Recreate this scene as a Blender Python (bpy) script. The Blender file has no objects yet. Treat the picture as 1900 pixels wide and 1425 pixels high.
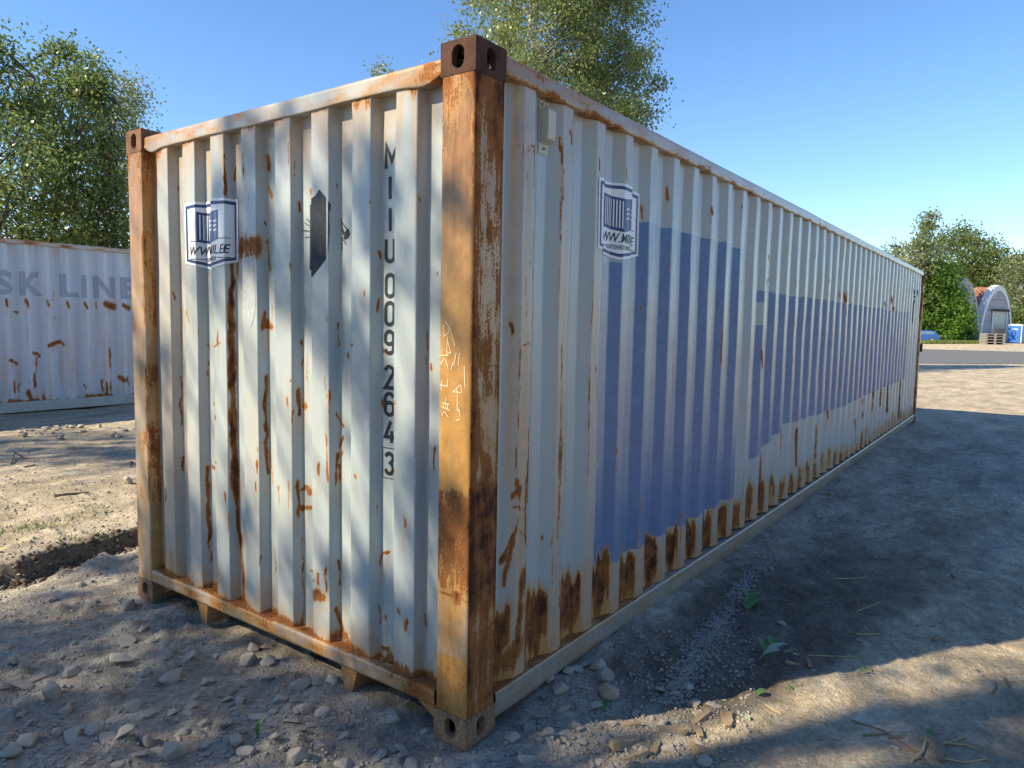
import bpy, bmesh, math, random
import numpy as np
from mathutils import Matrix, Vector

rng = np.random.default_rng(7)
random.seed(7)
SC = bpy.context.scene
COL = SC.collection
R = math.radians

# ------------------------------------------------------------------ camera
F_PX = 1335.2689                      # focal length in pixels of the 1900 px wide photograph
AZ, EL, ROLL = 0.62897963, -0.08690017, 0.01917334
CAM = np.array([-1.99203, -1.63094, 1.60905])
dv = np.array([math.cos(EL) * math.cos(AZ), math.cos(EL) * math.sin(AZ), math.sin(EL)])
r0 = np.cross(dv, [0, 0, 1]); r0 /= np.linalg.norm(r0)
u0 = np.cross(r0, dv)
RV = r0 * math.cos(ROLL) + u0 * math.sin(ROLL)
UV = -r0 * math.sin(ROLL) + u0 * math.cos(ROLL)
cd = bpy.data.cameras.new('camera')
cd.sensor_fit = 'HORIZONTAL'; cd.sensor_width = 36.0
cd.lens = F_PX / 1900.0 * 36.0
cd.clip_start = 0.05; cd.clip_end = 3000
cam = bpy.data.objects.new('camera', cd); COL.objects.link(cam)
m = Matrix.Identity(4)
for i in range(3):
    m[i][0] = RV[i]; m[i][1] = UV[i]; m[i][2] = -dv[i]; m[i][3] = CAM[i]
cam.matrix_world = m
SC.camera = cam

# ------------------------------------------------------------------ sky, sun, exposure
SUN = np.array([-2.70, 1.79, 2.591]); SUN /= np.linalg.norm(SUN)      # towards the sun
sun_el = math.asin(SUN[2])
world = bpy.data.worlds.new('World'); SC.world = world; world.use_nodes = True
wn = world.node_tree.nodes; wl = world.node_tree.links
for n in list(wn): wn.remove(n)
sky = wn.new('ShaderNodeTexSky'); sky.sky_type = 'NISHITA'; sky.sun_disc = False
sky.sun_elevation = sun_el
sky.sun_rotation = math.atan2(SUN[0], SUN[1])
sky.altitude = 0; sky.air_density = 1.0; sky.dust_density = 0.0; sky.ozone_density = 4.0
bg = wn.new('ShaderNodeBackground'); bg.inputs['Strength'].default_value = 0.12
hs = wn.new('ShaderNodeHueSaturation'); hs.inputs['Saturation'].default_value = 1.12; hs.inputs['Hue'].default_value = 0.504
wo = wn.new('ShaderNodeOutputWorld')
wl.new(sky.outputs[0], hs.inputs['Color']); wl.new(hs.outputs[0], bg.inputs[0]); wl.new(bg.outputs[0], wo.inputs[0])
sl = bpy.data.lights.new('sun', 'SUN'); sl.energy = 5.0; sl.angle = R(0.53); sl.color = (1.0, 0.86, 0.61)
so = bpy.data.objects.new('sun', sl); COL.objects.link(so)
so.rotation_euler = Vector(SUN).to_track_quat('Z', 'Y').to_euler()
so.location = Vector(SUN) * 60
vs = SC.view_settings
vs.view_transform = 'Standard'; vs.look = 'None'; vs.gamma = 1.0; vs.use_curve_mapping = False
vs.exposure = 0.95

# ------------------------------------------------------------------ photo pixel -> place
def ray(x, y):
    return dv + RV * (x - 950.0) / F_PX - UV * (y - 712.5) / F_PX
def gnd(x, y, z=0.0):
    v = ray(x, y); t = (z - CAM[2]) / v[2]
    return CAM + v * t, t
def on_plane(x, y, axis, val):
    v = ray(x, y); t = (val - CAM[axis]) / v[axis]
    return CAM + v * t, t

# ------------------------------------------------------------------ numpy noise
_tab = rng.random((256, 256))
def vnoise(x, y, seed=0):
    x = np.asarray(x, float) + seed * 17.31; y = np.asarray(y, float) + seed * 9.77
    xi = np.floor(x).astype(int); yi = np.floor(y).astype(int)
    fx = x - xi; fy = y - yi
    fx = fx * fx * (3 - 2 * fx); fy = fy * fy * (3 - 2 * fy)
    a = _tab[xi & 255, yi & 255]; b = _tab[(xi + 1) & 255, yi & 255]
    c = _tab[xi & 255, (yi + 1) & 255]; d = _tab[(xi + 1) & 255, (yi + 1) & 255]
    return (a * (1 - fx) + b * fx) * (1 - fy) + (c * (1 - fx) + d * fx) * fy
def fbm(x, y, o=4, seed=0):
    v = 0; amp = 0.5
    for i in range(o):
        v = v + amp * vnoise(x * 2 ** i, y * 2 ** i, seed + i * 3); amp *= 0.5
    return v / (1 - 0.5 ** o)
def sstep(a, b, x):
    t = np.clip((x - a) / (b - a), 0, 1); return t * t * (3 - 2 * t)

# ------------------------------------------------------------------ object helpers
def tag(o, label=None, cat=None, group=None, kind=None):
    if label: o['label'] = label
    if cat: o['category'] = cat
    if group: o['group'] = group
    if kind: o['kind'] = kind
    return o
def empty(name, loc=(0, 0, 0), rz=0):
    o = bpy.data.objects.new(name, None); COL.objects.link(o)
    o.location = loc; o.rotation_euler = (0, 0, rz); o.empty_display_size = 0.2
    return o
def link(name, me, mat=None, parent=None, loc=None, rot=None):
    if mat is not None and not me.materials: me.materials.append(mat)
    o = bpy.data.objects.new(name, me); COL.objects.link(o)
    if parent is not None: o.parent = parent
    if loc is not None: o.location = loc
    if rot is not None: o.rotation_euler = rot
    return o
def pydata(name, v, f, mat=None, parent=None, smooth=False):
    me = bpy.data.meshes.new(name); me.from_pydata([tuple(map(float, p)) for p in v], [], [list(map(int, q)) for q in f]); me.update()
    if smooth: me.polygons.foreach_set('use_smooth', [True] * len(me.polygons))
    return link(name, me, mat, parent)
def quadmesh(name, v, q, mat=None, parent=None, smooth=False, attrs=None):
    """fast mesh from numpy verts (n,3) and quads/tris (m,k)"""
    v = np.asarray(v, np.float32); q = np.asarray(q, np.int32); k = q.shape[1]
    me = bpy.data.meshes.new(name)
    me.vertices.add(len(v)); me.vertices.foreach_set('co', v.ravel())
    me.loops.add(q.size); me.loops.foreach_set('vertex_index', q.ravel())
    me.polygons.add(len(q)); me.polygons.foreach_set('loop_start', np.arange(len(q), dtype=np.int32) * k)
    if smooth: me.polygons.foreach_set('use_smooth', np.ones(len(q), dtype=bool))
    if attrs:
        for an, av in attrs.items():
            a = me.attributes.new(an, 'FLOAT', 'POINT'); a.data.foreach_set('value', np.asarray(av, np.float32))
    me.update(calc_edges=True); me.validate()
    return link(name, me, mat, parent)
class MB:
    """collects boxes, prisms and tubes into one mesh"""
    def __init__(s): s.v = []; s.f = []
    def add(s, v, f):
        n = len(s.v); s.v += [tuple(p) for p in v]; s.f += [[i + n for i in q] for q in f]; return s
    def box(s, a, b):
        x0, y0, z0 = a; x1, y1, z1 = b
        return s.add([(x0, y0, z0), (x1, y0, z0), (x1, y1, z0), (x0, y1, z0), (x0, y0, z1), (x1, y0, z1), (x1, y1, z1), (x0, y1, z1)],
                     [(0, 3, 2, 1), (4, 5, 6, 7), (0, 1, 5, 4), (1, 2, 6, 5), (2, 3, 7, 6), (3, 0, 4, 7)])
    def prism(s, poly, fn, d0, d1):
        """2D polygon extruded; fn(u, v, d) -> xyz"""
        n = len(poly)
        return s.add([fn(u, v, d0) for u, v in poly] + [fn(u, v, d1) for u, v in poly],
                     [list(range(n))[::-1], list(range(n, 2 * n))] + [(i, (i + 1) % n, (i + 1) % n + n, i + n) for i in range(n)])
    def tube(s, pts, rad, k=7, cap=True):
        pts = [Vector(p) for p in pts]; n0 = len(s.v)
        for i, p in enumerate(pts):
            t = (pts[min(i + 1, len(pts) - 1)] - pts[max(i - 1, 0)]).normalized()
            a = Vector((0, 0, 1)) if abs(t.z) < 0.9 else Vector((1, 0, 0))
            e1 = t.cross(a).normalized(); e2 = t.cross(e1)
            r = rad[i] if hasattr(rad, '__len__') else rad
            for j in range(k):
                an = 2 * math.pi * j / k
                s.v.append(tuple(p + e1 * r * math.cos(an) + e2 * r * math.sin(an)))
        for i in range(len(pts) - 1):
            for j in range(k):
                s.f.append([n0 + i * k + j, n0 + i * k + (j + 1) % k, n0 + (i + 1) * k + (j + 1) % k, n0 + (i + 1) * k + j])
        if cap:
            s.f.append([n0 + j for j in range(k)]); s.f.append([n0 + (len(pts) - 1) * k + j for j in range(k)][::-1])
        return s
    def build(s, name, mat=None, parent=None, smooth=False, bevel=0):
        o = pydata(name, s.v, s.f, mat, parent, smooth)
        if bevel:
            bm = bmesh.new(); bm.from_mesh(o.data)
            bmesh.ops.recalc_face_normals(bm, faces=bm.faces)
            bmesh.ops.bevel(bm, geom=list(bm.edges), offset=bevel, segments=2, affect='EDGES', profile=0.6, clamp_overlap=True)
            bm.to_mesh(o.data); bm.free()
        return o
def copy_tree(o, parent=None):
    c = o.copy(); COL.objects.link(c); c.parent = parent
    for ch in list(o.children): copy_tree(ch, c)
    return c

# ------------------------------------------------------------------ material helpers
class NT:
    def __init__(s, name):
        s.m = bpy.data.materials.new(name); s.m.use_nodes = True
        s.n = s.m.node_tree.nodes; s.l = s.m.node_tree.links
        for x in list(s.n): s.n.remove(x)
        s.out = s.n.new('ShaderNodeOutputMaterial')
        s.p = s.n.new('ShaderNodeBsdfPrincipled'); s.l.new(s.p.outputs[0], s.out.inputs[0])
        s.tc = s.n.new('ShaderNodeTexCoord')
    def put(s, sock, v):
        if isinstance(v, (int, float)): sock.default_value = v
        elif isinstance(v, (tuple, list)): sock.default_value = tuple(v) + ((1.0,) if len(v) == 3 and len(sock.default_value) == 4 else ())
        else: s.l.new(v, sock)
    def math(s, op, a, b=0.0, c=None, clamp=False):
        n = s.n.new('ShaderNodeMath'); n.operation = op; n.use_clamp = clamp
        s.put(n.inputs[0], a); s.put(n.inputs[1], b)
        if c is not None: s.put(n.inputs[2], c)
        return n.outputs[0]
    def mix(s, f, a, b, mode='MIX'):
        n = s.n.new('ShaderNodeMix'); n.data_type = 'RGBA'; n.blend_type = mode
        s.put(n.inputs[0], f); s.put(n.inputs[6], a); s.put(n.inputs[7], b)
        return n.outputs[2]
    def vec(s, scale=(1, 1, 1), src='Object'):
        n = s.n.new('ShaderNodeMapping'); s.l.new(s.tc.outputs[src], n.inputs[0])
        n.inputs['Scale'].default_value = scale if hasattr(scale, '__len__') else (scale,) * 3
        return n.outputs[0]
    def noise(s, scale, detail=3.0, rough=0.55, vec=None, dist=0.0):
        n = s.n.new('ShaderNodeTexNoise'); n.inputs['Scale'].default_value = scale
        n.inputs['Detail'].default_value = detail; n.inputs['Roughness'].default_value = rough
        n.inputs['Distortion'].default_value = dist
        s.l.new(vec if vec is not None else s.tc.outputs['Object'], n.inputs['Vector'])
        return n.outputs['Fac']
    def voro(s, scale, vec=None, feat='F1', out='Distance'):
        n = s.n.new('ShaderNodeTexVoronoi'); n.feature = feat; n.inputs['Scale'].default_value = scale
        s.l.new(vec if vec is not None else s.tc.outputs['Object'], n.inputs['Vector'])
        return n.outputs[out]
    def attr(s, name, out='Fac'):
        n = s.n.new('ShaderNodeAttribute'); n.attribute_name = name; return n.outputs[out]
    def step(s, v, a, b):
        n = s.n.new('ShaderNodeMapRange'); n.interpolation_type = 'SMOOTHSTEP'
        s.put(n.inputs[0], v); n.inputs[1].default_value = a; n.inputs[2].default_value = b
        return n.outputs[0]
    def lin(s, v, a, b, c=0.0, d=1.0):
        n = s.n.new('ShaderNodeMapRange'); s.put(n.inputs[0], v)
        n.inputs[1].default_value = a; n.inputs[2].default_value = b; n.inputs[3].default_value = c; n.inputs[4].default_value = d
        return n.outputs[0]
    def island(s):
        n = s.n.new('ShaderNodeNewGeometry'); return n.outputs['Random Per Island']
    def objrand(s):
        n = s.n.new('ShaderNodeObjectInfo'); return n.outputs['Random']
    def bump(s, h, strength=0.3, dist=0.01):
        n = s.n.new('ShaderNodeBump'); n.inputs['Strength'].default_value = strength; n.inputs['Distance'].default_value = dist
        s.l.new(h, n.inputs['Height']); s.l.new(n.outputs[0], s.p.inputs['Normal']); return n.outputs[0]
    def set(s, base=None, rough=None, metal=None, spec=None):
        if base is not None: s.put(s.p.inputs['Base Color'], base)
        if rough is not None: s.put(s.p.inputs['Roughness'], rough)
        if metal is not None: s.put(s.p.inputs['Metallic'], metal)
        if spec is not None: s.put(s.p.inputs['Specular IOR Level'], spec)
        return s.m

def plain(name, col, rough=0.6, metal=0.0, var=0.15, scale=8.0, bump=0.0, spec=0.5):
    t = NT(name); n = t.noise(scale, 4)
    dk = tuple(c * (1 - var) for c in col); lt = tuple(min(1, c * (1 + var)) for c in col)
    t.set(t.mix(n, dk, lt), rough, metal, spec)
    if bump: t.bump(t.noise(scale * 4, 4), bump)
    return t.m

def container_paint(name, paint, paint2, blue=(0.090, 0.155, 0.31), ochre=(0.52, 0.275, 0.078)):
    """weathered paint: attributes say where stain / rust / blue repaint lie, noise gives their ragged edges"""
    t = NT(name)
    streak = t.noise(1.0, 5, 0.6, t.vec((38, 38, 3.2)))
    streakf = t.noise(1.0, 4, 0.6, t.vec((120, 120, 9)))
    fine = t.noise(85, 5, 0.65)
    mid = t.noise(16, 4, 0.6)
    big = t.noise(1.7, 3)
    rust, stain, blu, worn_skylit = t.attr('rust'), t.attr('stain'), t.attr('blue'), t.attr('worn_skylit')
    base = t.mix(t.lin(big, 0.3, 0.7), paint, paint2)
    base = t.mix(t.math('MULTIPLY', t.step(streak, 0.5, 0.75), 0.22), base, (0.56, 0.52, 0.40))
    # chalky wear plus the sky light on the flats, put into the colour
    wmask = t.math('MULTIPLY', worn_skylit, t.step(t.math('ADD', t.math('MULTIPLY', streakf, 0.6), t.math('MULTIPLY', fine, 0.4)), 0.42, 0.62))
    base = t.mix(t.math('MULTIPLY', wmask, 0.45), base, (0.50, 0.48, 0.45))
    # blue repaint
    bmask = t.step(t.math('ADD', blu, t.math('MULTIPLY', t.math('SUBTRACT', mid, 0.5), 0.25)), 0.47, 0.53)
    bwear_skylit = t.math('SUBTRACT', 1.0, t.math('MULTIPLY', worn_skylit, t.lin(streakf, 0.35, 0.65, 0.48, 0.82)))  # blue thinned on flats, for wear and for painted sky reflection
    bcol = t.mix(t.lin(mid, 0.3, 0.7), blue, tuple(min(1, c * 1.25) for c in blue))
    base = t.mix(t.math('MULTIPLY', bmask, bwear_skylit), base, bcol)
    # ochre run-off
    sm = t.math('MULTIPLY', stain, t.lin(t.math('ADD', t.math('MULTIPLY', streak, 0.65), t.math('MULTIPLY', fine, 0.35)), 0.30, 0.62, 0.40, 1.0), clamp=True)
    oc = t.mix(t.lin(mid, 0.35, 0.65), ochre, tuple(c * 0.72 for c in ochre))
    base = t.mix(sm, base, oc)
    base = t.mix(t.math('MULTIPLY', t.attr('brown'), t.lin(streak, 0.3, 0.7, 0.55, 1.1), clamp=True), base, t.mix(mid, (0.21, 0.090, 0.036), (0.085, 0.036, 0.018)))
    # rust
    nz = t.math('ADD', t.math('MULTIPLY', t.math('SUBTRACT', fine, 0.5), 0.75), t.math('MULTIPLY', t.math('SUBTRACT', streakf, 0.5), 0.75))
    nz = t.math('ADD', nz, t.math('MULTIPLY', t.math('SUBTRACT', mid, 0.5), 0.4))
    rv = t.math('ADD', rust, t.math('MULTIPLY', nz, t.step(rust, 0.02, 0.22)))
    halo = t.step(rv, 0.18, 0.46)
    core = t.step(rv, 0.42, 0.52)
    base = t.mix(t.math('MULTIPLY', halo, 0.8), base, tuple(c * 0.85 for c in ochre))
    rc = t.mix(t.step(t.math('ADD', rv, t.math('MULTIPLY', t.math('SUBTRACT', mid, 0.5), 0.8)), 0.60, 1.12), (0.26, 0.10, 0.032), (0.058, 0.021, 0.012))
    rc = t.mix(t.math('MULTIPLY', t.step(fine, 0.55, 0.7), 0.35), rc, (0.34, 0.15, 0.05))
    base = t.mix(core, base, rc)
    t.set(base, t.lin(core, 0, 1, 0.30, 0.88), 0.0, t.lin(core, 0, 1, 0.5, 0.2))
    h = t.math('ADD', t.math('MULTIPLY', core, t.lin(fine, 0, 1, 0.2, 1.0)), t.math('MULTIPLY', mid, 0.5))
    t.bump(h, 0.35, 0.004)
    return t.m

M = {}
M['paint'] = container_paint('weathered_grey_paint', (0.325, 0.39, 0.425), (0.375, 0.425, 0.435))
M['rail_paint'] = container_paint('weathered_rail_paint', (0.20, 0.215, 0.205), (0.25, 0.26, 0.235))
M['paint_white'] = container_paint('weathered_white_paint', (0.44, 0.49, 0.56), (0.49, 0.53, 0.60))
M['rail'] = plain('sooty_grey_rail', (0.40, 0.42, 0.39), 0.6, var=0.25, scale=5, bump=0.2)
M['dark'] = plain('black_print', (0.012, 0.014, 0.02), 0.55, var=0.3, scale=60)
M['navy'] = plain('navy_print', (0.02, 0.05, 0.17), 0.45, var=0.08)
M['navy_lt'] = plain('blue_print', (0.055, 0.11, 0.28), 0.45, var=0.08)
M['white_vinyl'] = plain('white_vinyl', (0.74, 0.77, 0.82), 0.35, var=0.03)
M['charcoal'] = plain('charcoal_sticker_residue', (0.050, 0.058, 0.072), 0.95, spec=0.1, var=0.45, scale=70)
M['chalk'] = plain('chalk', (0.80, 0.68, 0.46), 0.9, var=0.1, scale=60)
M['soot'] = plain('faded_black_spray', (0.085, 0.08, 0.078), 0.8, var=0.45, scale=90)
M['vent'] = plain('beige_vent_plastic', (0.50, 0.49, 0.40), 0.5, var=0.08)
M['bolt'] = plain('dull_steel', (0.25, 0.23, 0.2), 0.5, 0.6)
M['under'] = plain('dark_underside', (0.035, 0.03, 0.027), 0.9)
M['ghost'] = plain('faded_lettering', (0.31, 0.345, 0.42), 0.6, var=0.2, scale=30)

def soil_material():
    t = NT('dirt_and_gravel')
    big = t.noise(0.55, 4, 0.6); mid = t.noise(3.2, 5, 0.6); fine = t.noise(38, 6, 0.7); grit = t.noise(150, 4, 0.7)
    vor = t.voro(55); vor2 = t.voro(17)
    damp_shade, tan, pale = t.attr('damp_shade'), t.attr('tan'), t.attr('pale')
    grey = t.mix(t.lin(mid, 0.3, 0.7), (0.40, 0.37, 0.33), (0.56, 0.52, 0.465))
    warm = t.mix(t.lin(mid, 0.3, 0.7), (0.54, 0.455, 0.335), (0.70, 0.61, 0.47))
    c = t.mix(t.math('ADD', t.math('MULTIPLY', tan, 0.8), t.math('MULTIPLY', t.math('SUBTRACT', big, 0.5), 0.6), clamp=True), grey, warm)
    c = t.mix(t.step(t.math('ADD', pale, t.math('MULTIPLY', t.math('SUBTRACT', fine, 0.5), 0.8)), 0.35, 0.95), c, (0.47, 0.44, 0.40))
    dm = t.step(t.math('ADD', damp_shade, t.math('MULTIPLY', t.math('SUBTRACT', mid, 0.5), 0.9)), 0.25, 0.8)
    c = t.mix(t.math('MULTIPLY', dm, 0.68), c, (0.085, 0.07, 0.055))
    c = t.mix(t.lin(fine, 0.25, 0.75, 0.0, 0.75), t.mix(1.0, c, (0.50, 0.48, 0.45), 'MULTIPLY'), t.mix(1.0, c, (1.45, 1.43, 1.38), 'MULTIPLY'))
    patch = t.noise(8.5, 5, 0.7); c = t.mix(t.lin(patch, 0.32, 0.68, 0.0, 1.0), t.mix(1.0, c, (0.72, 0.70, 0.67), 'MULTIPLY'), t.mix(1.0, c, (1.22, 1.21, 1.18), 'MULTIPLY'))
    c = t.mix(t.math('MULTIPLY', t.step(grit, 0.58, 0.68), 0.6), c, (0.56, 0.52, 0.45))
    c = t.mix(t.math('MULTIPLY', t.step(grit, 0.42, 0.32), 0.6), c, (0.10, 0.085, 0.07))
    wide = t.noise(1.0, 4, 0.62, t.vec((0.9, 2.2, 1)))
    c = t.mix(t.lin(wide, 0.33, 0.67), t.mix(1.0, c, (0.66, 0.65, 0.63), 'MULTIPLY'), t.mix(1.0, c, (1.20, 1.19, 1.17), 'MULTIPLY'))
    t.set(c, 0.95, 0, 0.15)
    h = t.math('ADD', t.math('MULTIPLY', fine, 0.9), t.math('ADD', t.math('MULTIPLY', grit, 0.45), t.math('MULTIPLY', t.step(vor, 0.5, 0.0), 0.2)))
    h = t.math('ADD', h, t.math('MULTIPLY', t.step(vor2, 0.3, 0.1), 0.15))
    t.bump(h, 0.9, 0.022)
    return t.m
M['soil'] = soil_material()

def stone_material(name, a, b):
    t = NT(name); r = t.objrand(); isl = t.island()
    n = t.noise(9, 5, 0.65); f = t.noise(60, 4, 0.7)
    c = t.mix(t.lin(t.math('ADD', t.math('MULTIPLY', t.math('ADD', r, isl), 0.35), t.math('MULTIPLY', n, 0.4)), 0.1, 0.9), a, b)
    c = t.mix(t.math('MULTIPLY', t.step(f, 0.55, 0.75), 0.5), c, tuple(x * 0.62 for x in a))
    c = t.mix(t.math('MULTIPLY', t.step(n, 0.48, 0.66), 0.6), c, (0.38, 0.31, 0.225))
    t.set(c, 0.9, 0, 0.2); t.bump(f, 0.5, 0.006)
    return t.m
M['stone'] = stone_material('limestone', (0.26, 0.23, 0.195), (0.46, 0.41, 0.345))
M['gravel'] = stone_material('gravel', (0.22, 0.20, 0.185), (0.43, 0.40, 0.35))
M['wood'] = stone_material('weathered_wood', (0.16, 0.115, 0.075), (0.34, 0.26, 0.17))
M['twig'] = plain('dry_twig', (0.20, 0.15, 0.10), 0.85, var=0.4, scale=20)
M['straw'] = plain('dry_straw', (0.42, 0.32, 0.17), 0.85, var=0.3, scale=20)

def leaf_material(name, dark, light, trans=0.45, rough=0.45):
    t = NT(name); isl = t.island(); n = t.noise(0.9, 3)
    f = t.math('ADD', t.math('MULTIPLY', isl, 0.6), t.math('MULTIPLY', n, 0.5))
    c = t.mix(t.lin(f, 0.2, 0.9), dark, light)
    t.set(c, rough, 0, 0.5)
    tr = t.n.new('ShaderNodeBsdfTranslucent'); t.put(tr.inputs[0], t.mix(0.5, c, tuple(min(1, x * 1.6) for x in light)))
    mx = t.n.new('ShaderNodeMixShader'); mx.inputs[0].default_value = trans
    t.l.new(t.p.outputs[0], mx.inputs[1]); t.l.new(tr.outputs[0], mx.inputs[2]); t.l.new(mx.outputs[0], t.out.inputs[0])
    return t.m
M['leaf'] = leaf_material('willow_leaves', (0.055, 0.10, 0.022), (0.19, 0.25, 0.07), 0.4, 0.33)
M['leaf_birch'] = leaf_material('birch_leaves', (0.07, 0.115, 0.03), (0.25, 0.29, 0.10), 0.4, 0.33)
M['leaf_pale'] = leaf_material('aspen_leaves', (0.09, 0.13, 0.05), (0.24, 0.28, 0.13), 0.4)
M['leaf_maple'] = leaf_material('maple_leaves', (0.05, 0.11, 0.012), (0.13, 0.25, 0.03))
M['leaf_lime'] = leaf_material('lime_tree_leaves', (0.06, 0.10, 0.022), (0.17, 0.22, 0.055))
M['sprig'] = leaf_material('fallen_leaves', (0.06, 0.15, 0.035), (0.13, 0.26, 0.08), 0.25, 0.4)
M['sprig_pale'] = leaf_material('pale_fallen_leaves', (0.26, 0.36, 0.27), (0.40, 0.48, 0.38), 0.2)
M['bark'] = plain('dark_bark', (0.085, 0.07, 0.055), 0.9, var=0.45, scale=6, bump=0.5)
M['bark_birch'] = plain('birch_bark', (0.42, 0.40, 0.36), 0.8, var=0.5, scale=3, bump=0.3)

# ------------------------------------------------------------------ the ground
def graded(lo, hi, step, far):
    a = list(np.arange(lo, hi + step / 2, step)); s = step; b = []; x = a[-1]
    while x < far: s *= 1.075; x += s; b.append(x)
    s = step; c = []; x = a[0]
    while x > -far: s *= 1.075; x -= s; c.append(x)
    return np.array(c[::-1] + a + b)
TR0, TR1 = gnd(0, 1075)[0], gnd(250, 1010)[0]         # foot of the little bank left of the container
tslope = (TR1[1] - TR0[1]) / (TR1[0] - TR0[0])
def bank_line(x):
    return TR0[1] + tslope * np.clip(x - TR0[0], -6, 1.2) + 0.10 * (fbm(x * 2.2, x * 0 + 3.3, 4, 5) - 0.5) * 2
def ground_z(x, y):
    x = np.asarray(x, float); y = np.asarray(y, float)
    near = 1 / (1 + (np.hypot(x - 1, y) / 14) ** 2)
    z = (fbm(x * 0.55, y * 0.55, 3, 1) - 0.5) * 0.10 * near
    z = z + (fbm(x * 3.1, y * 3.1, 4, 2) - 0.5) * 0.045 * near
    z = z + (fbm(x * 13, y * 13, 3, 3) - 0.5) * 0.030 * np.clip(near * 1.3 - 0.35, 0, 1)
    lump = np.clip(fbm(x * 7.5, y * 7.5, 3, 12) - 0.56, 0, 1) * 0.16 * np.clip(near * 1.3 - 0.35, 0, 1)
    z = z + lump * (0.35 + 0.65 * (x < 0.3) * (y > -1.2))
    d = y - bank_line(x)
    rise = 0.085 * sstep(-0.02, 0.04, d) * sstep(24, 13, x)
    z = z - 0.03 * np.exp(-((d + 0.07) / 0.09) ** 2) * (np.abs(x) < 6) + rise
    # feet of the container stand clear; rubble banked against the side rail
    foot = np.exp(-((x - 0.09) ** 2 + (y - 0.08) ** 2) / 0.05) + np.exp(-((x - 0.09) ** 2 + (y - 2.36) ** 2) / 0.05)
    foot = foot + np.exp(-((x - 12.1) ** 2 + (y - 0.08) ** 2) / 0.08)
    z = z * (1 - np.clip(foot, 0, 1)) - 0.006 * np.clip(foot, 0, 1)
    z = z + 0.035 * np.exp(-(np.minimum(y + 0.03, 0) / 0.22) ** 2) * sstep(0.18, 0.6, x) * sstep(12.0, 11.2, x) * (y < 1.2)
    inside = (x > 0.35) * (x < 12) * (y > 0.15) * (y < 2.3)
    z = np.where(inside, np.minimum(z, 0.04), z)
    # tyre ruts on the right
    rut = np.sin((x * 0.35 + y * 1.0) * 34) * 0.006 * np.exp(-((y + 1.35 - 0.05 * x) / 0.16) ** 2) * sstep(2.2, 3.2, x) * sstep(9, 6, x)
    return z + rut
gx = graded(-1.7, 3.6, 0.021, 900); gy = graded(-2.4, 3.6, 0.021, 900)
GX, GY = np.meshgrid(gx, gy, indexing='ij')
GZ = ground_z(GX, GY)
nx, ny = GX.shape
idx = np.arange(nx * ny).reshape(nx, ny)
quads = np.stack([idx[:-1, :-1], idx[1:, :-1], idx[1:, 1:], idx[:-1, 1:]], -1).reshape(-1, 4)
def blob(x, y, px, py, rx, ry, ang=0.0):
    c = gnd(px, py)[0]
    u = (x - c[0]) * math.cos(ang) + (y - c[1]) * math.sin(ang); v = -(x - c[0]) * math.sin(ang) + (y - c[1]) * math.cos(ang)
    return np.exp(-(u / rx) ** 2 - (v / ry) ** 2)
fx, fy = GX.ravel(), GY.ravel()
damp_shade = blob(fx, fy, 1480, 1120, 0.9, 0.42, -0.2) * 0.95 + blob(fx, fy, 1380, 1230, 0.5, 0.3, -0.4) * 0.8 + blob(fx, fy, 1600, 860, 2.2, 0.5) * 0.4
damp_shade = damp_shade + blob(fx, fy, 480, 1180, 0.55, 0.22, 1.1) * 0.6 + blob(fx, fy, 1750, 950, 1.6, 0.5) * 0.5 + blob(fx, fy, 130, 775, 2.5, 0.7) * 0.5
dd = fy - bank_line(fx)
damp_shade = damp_shade * 0.8 + 1.3 * np.exp(-((dd + 0.01) / 0.07) ** 2) * (np.abs(fx) < 7)
damp_shade = damp_shade + 0.42 * sstep(0.3, 0.9, fx) * sstep(0.1, -0.2, fy) * sstep(-1.15, -0.75, fy + 0.30 * (fx - 1.5)) * sstep(5.5, 3.0, fx) * (0.5 + fbm(fx * 1.2, fy * 2.4, 3, 211))  # container's shade also put into the soil colour along its side
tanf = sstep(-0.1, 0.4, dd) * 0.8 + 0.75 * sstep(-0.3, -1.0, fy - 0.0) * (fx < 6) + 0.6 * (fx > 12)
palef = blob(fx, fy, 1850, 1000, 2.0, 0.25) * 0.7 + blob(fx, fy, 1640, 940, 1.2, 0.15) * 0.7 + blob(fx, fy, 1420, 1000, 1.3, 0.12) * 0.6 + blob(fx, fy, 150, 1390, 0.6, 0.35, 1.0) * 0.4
ground = quadmesh('ground', np.stack([fx, fy, GZ.ravel()], -1), quads, M['soil'], smooth=True, attrs={'damp_shade': damp_shade, 'tan': np.clip(tanf, 0, 1), 'pale': palef})
tag(ground, kind='structure')

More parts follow.
